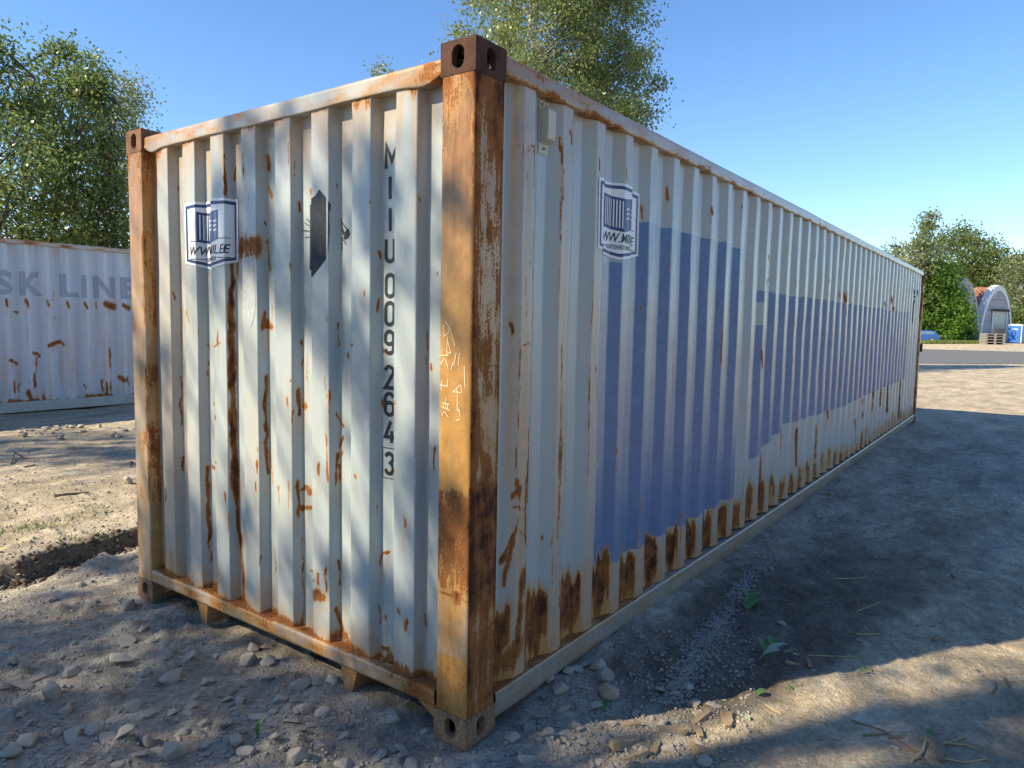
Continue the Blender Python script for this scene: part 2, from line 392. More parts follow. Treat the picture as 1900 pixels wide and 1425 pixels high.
# ------------------------------------------------------------------ corrugated walls
class Wall:
    """corrugated sheet: plan polyline [(x, y, kind)] read in the direction of reading, extruded from z0 to z1"""
    def __init__(s, pts, kinds, outward):
        s.p = np.array(pts, float); s.kinds = kinds            # kinds per segment
        seg = np.diff(s.p, axis=0); s.len = np.hypot(seg[:, 0], seg[:, 1])
        s.s = np.concatenate([[0], np.cumsum(s.len)])
        nrm = np.stack([seg[:, 1], -seg[:, 0]], -1) / s.len[:, None]
        if (nrm @ np.array(outward)).mean() < 0: nrm = -nrm
        s.n = nrm
    def at(s, sv):
        sv = np.asarray(sv, float); i = np.clip(np.searchsorted(s.s, sv, 'right') - 1, 0, len(s.len) - 1)
        f = (sv - s.s[i]) / s.len[i]
        return s.p[i] + (s.p[i + 1] - s.p[i]) * f[..., None], i
    def normal(s, sv, eps=2e-4):
        _, i = s.at(np.asarray(sv) - eps); _, j = s.at(np.asarray(sv) + eps)
        n = s.n[i] + s.n[j]; d = np.sqrt((n ** 2).sum(-1, keepdims=True)); n = n / d
        c = (n * s.n[i]).sum(-1, keepdims=True)
        return n / np.maximum(c, 0.5)
    def hit(s, px, py):
        v = ray(px, py); best = None
        for i in range(len(s.len)):
            a, b = s.p[i], s.p[i + 1]; e = b - a
            den = v[0] * (-e[1]) + v[1] * e[0]
            if abs(den) < 1e-12: continue
            q = a - CAM[:2]
            t = (q[0] * (-e[1]) + q[1] * e[0]) / den
            u = (v[0] * q[1] - v[1] * q[0]) / den
            if t > 0 and -1e-6 <= u <= 1 + 1e-6 and (best is None or t < best[0]): best = (t, s.s[i] + u * s.len[i])
        if best is None: return None
        t, sv = best
        return sv, CAM[2] + t * v[2], t
    dent = 0.0
    def bulge(s, S, Z):
        if not s.dent: return np.zeros(np.shape(S))
        amt = (fbm(S * 2.1, Z * 1.7, 3, 41) - 0.5) * s.dent + (fbm(S * 6, Z * 2.2, 2, 47) - 0.5) * s.dent * 0.5
        return amt * np.clip(np.minimum(Z - s.z0, s.z1 - Z) / 0.1, 0, 1)
    def mesh(s, name, z0, z1, ds, dz, mat, parent, fields, s0=None, s1=None, dent=0.0):
        cols = []; kind = []
        for i in range(len(s.len)):
            k = max(1, int(math.ceil(s.len[i] / (ds(s.s[i]) if callable(ds) else ds))))
            for j in range(k):
                cols.append(s.s[i] + s.len[i] * j / k); kind.append(s.kinds[i])
        cols.append(s.s[-1] - 1e-9); kind.append(s.kinds[-1])
        cols = np.array(cols); kind = np.array([{'o': 0, 's': 1, 'i': 2}[k] for k in kind])
        if s0 is not None:
            m_ = (cols >= s0 - 1e-6) & (cols <= s1 + 1e-6); cols = cols[m_]; kind = kind[m_]
        zs = np.linspace(z0, z1, int(math.ceil((z1 - z0) / dz)) + 1)
        xy, _ = s.at(cols)
        S, Z = np.meshgrid(cols, zs, indexing='ij'); K = np.repeat(kind[:, None], len(zs), 1)
        V = np.zeros(S.shape + (3,)); V[..., :2] = xy[:, None, :]; V[..., 2] = Z
        if dent:
            s.dent, s.z0, s.z1 = dent, z0, z1
            V[..., :2] += s.normal(cols)[:, None, :] * s.bulge(S, Z)[..., None]
        a = fields(S.ravel(), Z.ravel(), K.ravel())
        n, k = S.shape; ix = np.arange(n * k).reshape(n, k)
        q = np.stack([ix[:-1, :-1], ix[1:, :-1], ix[1:, 1:], ix[:-1, 1:]], -1).reshape(-1, 4)
        return quadmesh(name, V.reshape(-1, 3), q, mat, parent, attrs=a)

def capsules(S, Z, feats, out, wob=0.012, zs=0.6):
    """feats: (s0,z0,s1,z1,r,amp): soft strokes written into out with max()"""
    wS = S + (fbm(S * 30, Z * 14, 2, 21) - 0.5) * wob * 2; wZ = Z + (fbm(S * 26 + 9, Z * 18, 2, 23) - 0.5) * wob * 3
    brk = 0.62 + 0.62 * fbm(S * 45, Z * 16, 3, 29)
    for s0, z0, s1, z1, r, amp in feats:
        sel = np.where((S > min(s0, s1) - 2.2 * r - wob) & (S < max(s0, s1) + 2.2 * r + wob) & (Z > min(z0, z1) - 2.5 * r - wob * 2) & (Z < max(z0, z1) + 2.5 * r + wob * 2))[0]
        if not len(sel): continue
        px, pz = wS[sel] - s0, wZ[sel] - z0; dx, dz = s1 - s0, z1 - z0
        L2 = dx * dx + dz * dz
        t = np.clip((px * dx + pz * dz) / L2, 0, 1) if L2 > 1e-9 else 0
        d = np.hypot(px - t * dx, (pz - t * dz) * zs)
        out[sel] = np.maximum(out[sel], amp * np.clip(1.35 - d / r, 0, 1) * brk[sel])
    return out

def px_feats(wall, strokes, wide=1.25):
    """strokes in photo pixels [(x0,y0,x1,y1,width,amp)] -> capsules on the unfolded wall"""
    o = []
    for x0, y0, x1, y1, w, amp in strokes:
        a = wall.hit(x0, y0); b = wall.hit(x1, y1)
        if a is None or b is None: continue
        o.append((a[0], a[1], b[0], b[1], 0.5 * w * a[2] / F_PX * wide, amp))
    return o

def end_profile():
    pts = [(0.065, 2.300)]; kinds = []
    for k in range(7, -1, -1):
        hi = 0.292 + 0.2525 * k + 0.110; lo = 0.292 + 0.2525 * k
        pts += [(0.065, hi + 0.018), (0.019, hi), (0.019, lo), (0.065, lo - 0.018)]
        kinds += ['i', 's', 'o', 's']
    pts.append((0.065, 0.140)); kinds.append('i')
    return Wall(pts, kinds, (-1, 0))
def side_profile(x_end=12.04, y0=0.014, depth=0.036, first=0.39, pitch=0.2808, x_start=0.15):
    pts = [(x_start, y0 + depth)]; kinds = []; k = 0
    while first + pitch * k + 0.08 < x_end:
        e = first + pitch * k
        if e - 0.142 > x_start: pts.append((e - 0.142, y0 + depth)); kinds.append('i')
        pts += [(e - 0.072, y0), (e, y0), (e + 0.070, y0 + depth)]; kinds += ['s', 'o', 's']
        k += 1
    pts.append((x_end, y0 + depth)); kinds.append('i')
    return Wall(pts, kinds, (0, -1))
EW = end_profile(); SW = side_profile()

# ------------------------------------------------------------------ grey shipping container
L_, W_, H_ = 12.192, 2.438, 2.591
box = tag(empty('shipping_container'), 'long rusty grey shipping container with blue repainted patches filling the foreground', 'container')

# end wall: rust traced from the photograph
E_RUST = [(430, 478, 431, 700, 10, 1.0), (431, 690, 437, 900, 11, 1.0), (437, 900, 447, 1010, 9, .95), (447, 1000, 452, 1090, 10, .9), (452, 1085, 449, 1120, 8, .7),
 (404, 612, 404, 640, 4, .7), (396, 640, 408, 638, 3, .6), (398, 750, 399, 772, 7, .62), (489, 586, 490, 608, 8, .8), (497, 600, 503, 604, 9, .75), (505, 560, 505, 604, 3, .6),
 (492, 700, 493, 800, 6, .85), (496, 695, 495, 765, 5, .6), (494, 790, 497, 880, 6, .8), (498, 830, 506, 898, 6, .5), (533, 738, 534, 752, 6, .5), (558, 634, 558, 635, 7, .7),
 (571, 658, 572, 704, 5, .6), (554, 730, 555, 762, 8, .85), (564, 748, 570, 748, 9, .7), (604, 702, 605, 738, 3, .7), (606, 812, 607, 895, 5, .7), (590, 864, 590, 872, 9, .7),
 (627, 603, 628, 640, 4, .8), (628, 766, 636, 790, 5, .7), (637, 815, 631, 826, 6, .7), (636, 845, 636, 846, 6, .7), (625, 838, 625, 898, 6, .8), (632, 865, 632, 892, 7, .65),
 (475, 828, 477, 842, 4, .75), (476, 856, 476, 876, 5, .7), (449, 458, 474, 458, 25, .72), (441, 470, 442, 512, 6, .65), (496, 448, 503, 500, 9, .6), (497, 296, 498, 310, 14, .7), (500, 346, 502, 360, 9, .6),
 (449, 288, 451, 330, 4, .75), (451, 330, 460, 368, 3, .6), (416, 290, 416, 360, 5, .85), (437, 310, 437, 334, 5, .7), (557, 378, 557, 384, 6, .8), (576, 350, 576, 354, 5, .8), (625, 338, 626, 346, 4, .8),
 (705, 470, 705, 478, 5, .8), (750, 962, 751, 972, 8, .7), (705, 1046, 712, 1030, 6, .75), (712, 1030, 724, 1020, 5, .7), (592, 1070, 591, 1085, 6, .7), (584, 1108, 600, 1108, 14, .75),
 (606, 1056, 606, 1092, 6, .8), (630, 1045, 631, 1086, 6, .8), (625, 1130, 640, 1186, 10, .7), (616, 1180, 644, 1182, 10, .7), (736, 1130, 742, 1140, 7, .6), (755, 1155, 752, 1170, 8, .75),
 (717, 1144, 718, 1148, 6, .8), (707, 1200, 723, 1203, 6, .75), (562, 1045, 563, 1160, 4, .7), (511, 1014, 511, 1066, 5, .55), (422, 958, 423, 986, 5, .7), (418, 918, 418, 932, 7, .75),
 (552, 896, 553, 952, 7, .9), (560, 904, 578, 912, 6, .75), (560, 940, 578, 944, 6, .75), (536, 898, 536, 946, 5, .55), (517, 904, 517, 930, 4, .6), (387, 872, 388, 1002, 6, .95), (388, 1000, 390, 1040, 5, .6),
 (306, 902, 307, 926, 4, .7), (338, 848, 341, 872, 6, .8), (395, 868, 401, 861, 5, .7), (473, 900, 474, 912, 5, .8), (338, 560, 338, 640, 3, .5), (336, 700, 337, 790, 4, .7), (345, 575, 350, 600, 4, .5),
 (318, 545, 323, 555, 5, .7), (300, 860, 301, 900, 3, .6), (606, 590, 606, 600, 4, .7), (700, 560, 700, 580, 4, .6), (645, 655, 645, 662, 5, .6), (676, 540, 676, 546, 5, .6), (805, 830, 806, 870, 4, .7),
 (803, 672, 803, 684, 6, .7), (812, 505, 812, 512, 4, .7), (790, 662, 790, 676, 4, .8), (652, 645, 656, 641, 4, .5), (548, 300, 548, 360, 3, .5), (536, 240, 536, 300, 4, .6), (605, 290, 606, 300, 5, .7),
 (714, 650, 715, 655, 5, .7), (711, 745, 712, 756, 6, .75), (660, 880, 661, 884, 5, .6), (632, 520, 632, 530, 5, .5), (560, 1000, 562, 1040, 4, .5), (575, 1060, 585, 1080, 4, .5), (690, 1000, 691, 1040, 3, .5), (700, 940, 701, 960, 3, .5)]
e_feats = px_feats(EW, E_RUST)
for _ in range(45):      # small chips along the folds
    i = random.randrange(1, len(EW.s) - 1); z = random.uniform(0.2, 2.45); l = abs(random.gauss(0, 0.035))
    e_feats.append((EW.s[i] + random.gauss(0, 0.006), z, EW.s[i], z + l, random.uniform(0.004, 0.008), random.uniform(0.45, 0.8)))
def end_fields(S, Z, K):
    rust = capsules(S, Z, e_feats, np.zeros(len(S)))
    top = sstep(2.20, 2.47, Z + (fbm(S * 26, Z * 1.5, 3, 61) - 0.5) * 0.5)
    left = sstep(0.75, 0.1, S)
    stain = top * 0.55 + left * 0.30 + 0.22 * sstep(0.50, 0.62, fbm(S * 30, Z * 0.8, 3, 63)) * sstep(2.5, 0.2, S)
    stain += 0.5 * sstep(0.36, 0.2, Z + (fbm(S * 18, Z * 3, 3, 65) - 0.5) * 0.2)
    # run-off under each rust stroke
    run = capsules(S, Z, [(a, min(b, d) - 0.10, c, max(b, d), r * 1.3, am * 0.55) for a, b, c, d, r, am in e_feats if r > 0.006], np.zeros(len(S)))
    rust = np.maximum(rust, 0.55 * sstep(2.41, 2.49, Z + (fbm(S * 20, Z * 2, 3, 67) - 0.5) * 0.12) * (K == 0))
    rust = np.maximum(rust, 0.62 * sstep(0.235, 0.185, Z + (fbm(S * 14, Z * 5, 3, 69) - 0.5) * 0.08))
    return dict(rust=rust, stain=np.clip(np.maximum(stain, run), 0, 1), blue=np.zeros(len(S)), worn_skylit=np.full(len(S), 0.15))
EW.mesh('end_wall', 0.186, 2.49, 0.0068, 0.0072, M['paint'], box, end_fields, dent=0.010)

# side wall: rust, run-off and the two blue patches
S_RUST = [(947, 600, 950, 615, 7, .7), (1040, 260, 1043, 300, 5, .8), (1060, 245, 1062, 262, 5, .75), (1046, 320, 1045, 345, 6, .55), (1044, 352, 1044, 366, 5, .6), (1041, 410, 1040, 430, 5, .5), (1112, 296, 1112, 315, 5, .7),
 (1163, 316, 1164, 332, 4, .8), (1237, 350, 1238, 366, 7, .7), (1190, 385, 1192, 402, 7, .65), (1321, 388, 1322, 396, 5, .75), (1413, 655, 1415, 680, 6, .75), (1426, 475, 1427, 520, 4, .6), (1424, 520, 1424, 540, 4, .5),
 (1557, 545, 1558, 550, 4, .7), (1567, 548, 1569, 560, 5, .75), (1655, 556, 1657, 574, 7, .85), (1641, 562, 1643, 570, 5, .6), (1536, 765, 1537, 775, 6, .8), (1600, 745, 1600, 770, 6, .8), (1586, 780, 1587, 820, 5, .7),
 (1646, 722, 1645, 760, 7, .8), (1670, 708, 1668, 770, 7, .75), (1634, 725, 1633, 750, 5, .7), (1620, 730, 1619, 760, 5, .65), (1478, 800, 1477, 860, 7, .75), (1449, 795, 1448, 850, 5, .65), (1410, 850, 1408, 940, 8, .8), (1514, 790, 1513, 850, 5, .6),
 (960, 900, 962, 915, 12, .8), (950, 918, 958, 912, 8, .75), (975, 905, 974, 1010, 4, .8), (966, 905, 955, 1010, 3, .8), (952, 940, 972, 944, 3, .7), (950, 975, 972, 990, 3, .6), (985, 690, 975, 900, 4, .7), (964, 720, 956, 890, 3, .7),
 (990, 430, 988, 640, 3, .7), (975, 510, 978, 590, 3, .65), (970, 640, 988, 640, 3, .6), (978, 270, 990, 268, 3, .5), (976, 280, 992, 284, 3, .5), (1043, 640, 1040, 900, 4, .65), (1036, 700, 1034, 760, 3, .5), (1039, 800, 1034, 1000, 5, .6),
 (905, 1120, 914, 1080, 8, .6), (935, 1080, 950, 1000, 10, .7), (930, 1040, 955, 990, 9, .7), (925, 1150, 945, 1160, 6, .6), (970, 1070, 960, 1190, 16, .85), (938, 1225, 962, 1195, 26, .75), (960, 1180, 950, 1230, 18, .7)]
s_feats = px_feats(SW, S_RUST, 1.5)
rs = random.Random(3)
edges = [(SW.s[i], SW.p[i]) for i in range(len(SW.s))]
for sv, p in edges:                                  # rust lines on the folds of the outer flats
    if p[1] > 0.02: continue
    for _ in range(rs.choice([1, 1, 2, 3]) + (2 if p[0] < 1.1 else 0)):
        z = rs.uniform(0.25, 2.3); l = rs.uniform(0.03, 0.35)
        s_feats.append((sv + rs.uniform(-0.006, 0.004), z, sv + rs.uniform(-0.006, 0.004), z + l, rs.uniform(0.0035, 0.007), rs.uniform(0.4, 0.7)))
for _ in range(60):
    a = rs.uniform(0.2, 12.2); z = rs.uniform(0.3, 2.4)
    s_feats.append((a, z, a, z + 0.01, rs.uniform(0.005, 0.010), rs.uniform(0.5, 0.8)))
bl1, bl2 = [], []
npanel = 43
tops = [0.46, 0.50, 0.50, 0.46, 0.44, 0.44, 0.43, 0.42, 0.42, 0.41, 0.36, 0.42, 0.46, 0.36, 0.34, 0.33] + [rs.uniform(0.22, 0.40) for _ in range(40)]
amps = [0.8, 0.95, 0.95, 0.9, 0.8, 1.0, 1.0, 0.95, 0.9, 0.85, 0.8, 0.75, 0.8, 0.6, 0.6, 0.6] + [rs.choice([0.35, 0.5, 0.55, 0.65, 0.7]) for _ in range(40)]
tops = np.array(tops[:npanel + 3]); amps = np.array(amps[:npanel + 3])
def s_to_x(S): return np.interp(S, SW.s, SW.p[:, 0])
def side_fields(S, Z, K):
    X = s_to_x(S); D = np.interp(S, SW.s, SW.p[:, 1]) - 0.014
    rust = capsules(S, Z, s_feats, np.zeros(len(S)), wob=0.008)
    pk = np.clip(np.floor((X - 0.39) / 0.2808).astype(int) + 1, 0, npanel + 1)          # panel number (recess between ridges)
    ph = ((X - 0.39) / 0.2808) % 1.0                                            # 0 = right edge of a ridge
    tp = tops[pk] + (fbm(S * 15, Z * 0.5, 2, 71) - 0.5) * 0.16 + (fbm(S * 60, Z * 0.5, 2, 72) - 0.5) * 0.12
    am = amps[pk]
    recess = sstep(0.004, 0.014, D)
    core = sstep(tp, tp - 0.05, Z) * sstep(tp - 0.36, tp - 0.16, Z + (fbm(S * 26, Z * 3, 3, 73) - 0.5) * 0.34) * recess
    core *= 0.62 + 0.66 * fbm(S * 14, Z * 6, 3, 75)
    rust = np.maximum(rust, core * am)
    stain = sstep(tp + 0.05, tp - 0.06, Z) * (0.6 + 0.75 * recess) * (0.5 + 0.65 * am)
    stain = np.maximum(stain, 0.95 * sstep(0.34, 0.18, Z + (fbm(S * 20, Z * 2, 2, 78) - 0.5) * 0.16))
    # first flats are streaked from top to bottom
    st0 = np.exp(-((X - 0.285) / 0.022) ** 2) * sstep(0.6, 1.4, Z) * 0.8 + np.exp(-((X - 0.35) / 0.05) ** 2) * 0.62 + np.exp(-((X - 0.64) / 0.05) ** 2) * 0.5 + np.exp(-((X - 0.92) / 0.05) ** 2) * 0.32 + np.exp(-((X - 1.20) / 0.05) ** 2) * 0.2
    stain = np.maximum(stain, st0 * (0.5 + fbm(S * 40, Z * 1.5, 3, 77)))
    stain = np.maximum(stain, 0.35 * sstep(2.25, 2.5, Z + (fbm(S * 16, Z * 2, 3, 79) - 0.5) * 0.4) * sstep(7, 0.5, X))
    run = capsules(S, Z, [(a, min(b, d) - 0.10, c, max(b, d), r * 1.25, a_ * 0.5) for a, b, c, d, r, a_ in s_feats], np.zeros(len(S)), wob=0.008)
    stain = np.clip(np.maximum(stain, run), 0, 1.25)
    # blue repaint: signed distance in metres, 0.5 on the border
    jag = (fbm(S * 9, Z * 9, 4, 81) - 0.5) * 0.05
    def rect(x0, x1, z0, z1): return np.minimum(np.minimum(X - x0, x1 - X), np.minimum(Z - z0, z1 - Z))
    b = rect(1.17, 2.93, 0.415, 2.13)
    b = np.maximum(b, rect(1.02, 1.3, 0.415, 1.90) + (fbm(S * 3, Z * 40, 3, 83) - 0.5) * 0.05)
    lowz = np.interp(X, [3.3, 4.2, 5.0, 6.5, 8.0, 10.8], [0.62, 0.80, 0.78, 0.76, 0.80, 0.82])
    b2 = np.minimum(np.minimum(X - 3.30, 10.72 - X), np.minimum(Z - lowz, 1.865 - Z))
    b2 = np.where((X < 3.55) & (Z < 1.78) & (Z > 1.62), -0.05, b2)
    b = np.maximum(b, b2) + jag * 0.6
    blue = np.clip(0.5 + b * 8, 0, 1)
    blue = np.where(rust > 0.5, 0, blue)
    return dict(rust=rust, stain=np.where(blue > 0.5, stain * 0.15, stain), blue=blue, worn_skylit=np.where(K == 0, 1.0, np.where(K == 2, 0.85, 0.0)) * np.where(blue > 0.5, 0.25 + 0.75 * sstep(0.55, 1.35, Z + (fbm(S * 5, Z * 2, 3, 85) - 0.5) * 0.4), 1.0))  # flats paler towards the top: sky reflection painted in with the wear
SPLIT = SW.s[np.argmin(np.abs(SW.p[:, 0] - 4.6))]
SW.mesh('side_wall', 0.152, 2.535, lambda a: 0.0085 if a < SPLIT else 0.02, 0.0105, M['paint'], box, side_fields, dent=0.012)

# posts with the traced colour of the near one
def post(name, path, fieldfn, dz=0.0085, ds=0.007):
    pts = [path[0]]; ps = [0.0]
    for a, b in zip(path[:-1], path[1:]):
        l = math.hypot(b[0] - a[0], b[1] - a[1]); k = max(1, int(math.ceil(l / ds)))
        for j in range(1, k + 1):
            pts.append((a[0] + (b[0] - a[0]) * j / k, a[1] + (b[1] - a[1]) * j / k)); ps.append(ps[-1] + l / k)
    zs = np.linspace(0.119, 2.472, int(2.353 / dz))
    P = np.array(pts); PS, Z = np.meshgrid(np.array(ps), zs, indexing='ij')
    V = np.zeros(PS.shape + (3,)); V[..., :2] = P[:, None, :]; V[..., 2] = Z
    n, k = PS.shape; ix = np.arange(n * k).reshape(n, k)
    q = np.stack([ix[:-1, :-1], ix[1:, :-1], ix[1:, 1:], ix[:-1, 1:]], -1).reshape(-1, 4)
    a = fieldfn(V[..., 0].ravel(), V[..., 1].ravel(), Z.ravel(), PS.ravel())
    return quadmesh(name, V.reshape(-1, 3), q, M['paint'], box, smooth=True, attrs=a)
rr = 0.012
arc = [(rr - rr * math.cos(t), rr - rr * math.sin(t)) for t in np.linspace(0, math.pi / 2, 5)]
near_path = [(0.075, 0.152), (0.003, 0.152), (0.0, 0.149)] + arc + [(0.168, 0.0), (0.171, 0.003), (0.171, 0.06)]
Z_END = [0.12, 0.20, 0.28, 0.34, 0.40, 0.55, 0.60, 0.66, 0.90, 0.96, 1.01, 1.40, 1.75, 1.95, 2.15, 2.32, 2.47]
R_END = [.50, .34, .30, .20, .10, .16, .28, .56, .64, .52, .12, .06, .06, .10, .16, .24, .60]
Z_SID = [0.12, 0.22, 0.34, 0.46, 0.56, 0.62, 0.97, 1.02, 1.3, 1.7, 2.0, 2.25, 2.47]
R_SID = [.60, .58, .70, .52, .62, .82, .95, .52, .44, .42, .46, .52, .85]
def near_post_fields(X, Y, Z, P):
    end = X < 0.006
    e = Y; q = X
    nz = fbm(np.where(end, Y, X) * 60, Z * 3.0, 4, 91) - 0.5; nb = fbm(np.where(end, Y, X) * 22, Z * 9, 4, 93) - 0.5
    r1 = np.interp(Z + nz * 0.10, Z_END, R_END) + nb * 0.62
    r1 += 0.40 * np.exp(-(e / 0.014) ** 2) * (0.6 + nz) * sstep(0.4, 1.2, Z) + 0.22 * np.exp(-((e - 0.152) / 0.006) ** 2)
    r1 = np.where((Z > 0.36) & (Z < 0.60), r1 * 0.8 + 0.55 * np.exp(-((e - 0.055) / 0.022) ** 2 - ((Z - 0.62) / 0.09) ** 2), r1)
    r2 = np.interp(Z + nz * 0.10, Z_SID, R_SID) + nb * 0.55 + nz * 0.35
    r2 += 0.38 * np.exp(-(q / 0.030) ** 2) + 0.30 * np.exp(-((q - 0.171) / 0.012) ** 2)
    for zz in (0.955, 0.575):
        r1 = np.maximum(r1, 0.75 * np.exp(-((Z - zz - e * 0.06) / 0.006) ** 2)); r2 = np.maximum(r2, 0.8 * np.exp(-((Z - zz) / 0.007) ** 2))
    rust = np.where(end, r1, r2)
    st = np.where(end, np.interp(Z, [0.12, 0.33, 0.35, 0.6, 1.0, 2.2, 2.47], [1, 1, .62, .8, 1.0, 1, 1]), np.interp(Z, [0.12, .3, .6, 1.1, 1.8, 2.2], [.75, .7, .6, .45, .5, .85]) + nz * 0.8)
    st = np.where(end, st * 1.5, st * 1.15)
    br = np.where(end, np.interp(Z + nz * 0.25, [.12, .20, .32, .345, .6, .66, .94, .98, 1.2, 1.6, 1.9, 2.1, 2.3, 2.47], [.75, .6, .45, .05, .10, .45, .5, .12, .10, .12, .38, .66, .85, 1.0]) + 0.5 * np.exp(-(e / 0.02) ** 2) * sstep(.9, 1.2, Z),
                  np.interp(Z + nz * 0.25, [.12, .35, .6, .95, 1.05, 1.6, 1.95, 2.2, 2.47], [.6, .6, .7, .85, .42, .38, .55, .75, 1.0]) + 0.4 * np.exp(-(q / 0.03) ** 2))
    return dict(rust=np.clip(rust, 0, 1.1), stain=np.clip(st, 0, 1.6), blue=np.zeros(len(X)), worn_skylit=np.where(end, 0, 0.9), brown=np.clip(br + nb * 0.5, 0, 1))
post('corner_post', near_path, near_post_fields)
left_path = [(0.171, W_ - 0.06), (0.171, W_)] + [(p[0], W_ - p[1]) for p in arc[::-1]] + [(0.0, 2.289), (0.003, 2.286), (0.075, 2.286)]
def left_post_fields(X, Y, Z, P):
    nz = fbm(Y * 60, Z * 3.0, 4, 95) - 0.5; nb = fbm(Y * 22 + X * 30, Z * 8, 4, 97) - 0.5
    r = np.interp(Z, [0.12, 0.3, 0.9, 1.2, 1.7, 2.1, 2.3, 2.47], [.16, .12, .22, .20, .18, .20, .26, .50]) + nb * 0.7
    r += 0.5 * np.exp(-((Y - 2.295) / 0.010) ** 2) * sstep(0.45, 0.6, fbm(Y * 3, Z * 4, 3, 99)) + 0.3 * np.exp(-((Y - W_) / 0.012) ** 2)
    s = np.interp(Z, [0.12, 0.5, 0.9, 1.6, 2.2], [.75, .6, .45, .55, 1]) + nz * 0.7 + (X > 0.01) * 0.35
    br = np.interp(Z + nz * .3, [.12, .4, 1.0, 1.5, 1.8, 2.1, 2.47], [.12, .08, .10, .22, .40, .62, .95]) + nb * .5
    return dict(rust=np.clip(r, 0, 1), stain=np.clip(s * 1.25, 0, 1.3), blue=np.zeros(len(X)), worn_skylit=np.zeros(len(X)), brown=np.clip(br, 0, 1))
post('corner_post', left_path, left_post_fields)
def far_post_fields(X, Y, Z, P):
    nb = fbm(X * 22 + Y * 20, Z * 7, 4, 101) - 0.5
    return dict(rust=np.clip(0.42 + nb * 0.8 + 0.2 * (Z > 2.0), 0, 1), stain=np.full(len(X), .8), blue=np.zeros(len(X)), worn_skylit=np.zeros(len(X)))
for yy in (0, 1):
    pa = [(L_ - 0.12, 0.06), (L_ - 0.12, 0.0), (L_, 0.0), (L_, 0.13), (L_ - 0.05, 0.13)]
    if yy: pa = [(x, W_ - y) for x, y in pa][::-1]
    post('corner_post', pa, far_post_fields, 0.03, 0.03)

# corner castings with real hand holes
def rust_material(name, a, b, c, grit=0.4):
    t = NT(name); n = t.noise(14, 5, 0.65); f = t.noise(110, 4, 0.7); s = t.noise(1, 4, 0.6, t.vec((60, 60, 7)))
    col = t.mix(t.lin(n, 0.32, 0.68), a, b)
    col = t.mix(t.math('MULTIPLY', t.step(s, 0.55, 0.7), 0.5), col, c)
    col = t.mix(t.math('MULTIPLY', t.step(f, 0.52, 0.68), grit), col, tuple(min(1, x * 1.7) for x in c))
    t.set(col, 0.85, 0, 0.25); t.bump(t.math('ADD', f, n), 0.5, 0.004)
    return t.m
M['cast_top'] = rust_material('dark_rusty_casting', (0.045, 0.024, 0.018), (0.090, 0.042, 0.028), (0.15, 0.075, 0.045), 0.15)
M['cast_left'] = rust_material('brown_rusty_casting', (0.12, 0.06, 0.035), (0.22, 0.12, 0.07), (0.30, 0.18, 0.10), 0.3)
M['cast_low'] = rust_material('gritty_rusty_casting', (0.16, 0.085, 0.05), (0.26, 0.16, 0.10), (0.34, 0.25, 0.17), 0.6)
M['rusty_rail'] = M['paint']
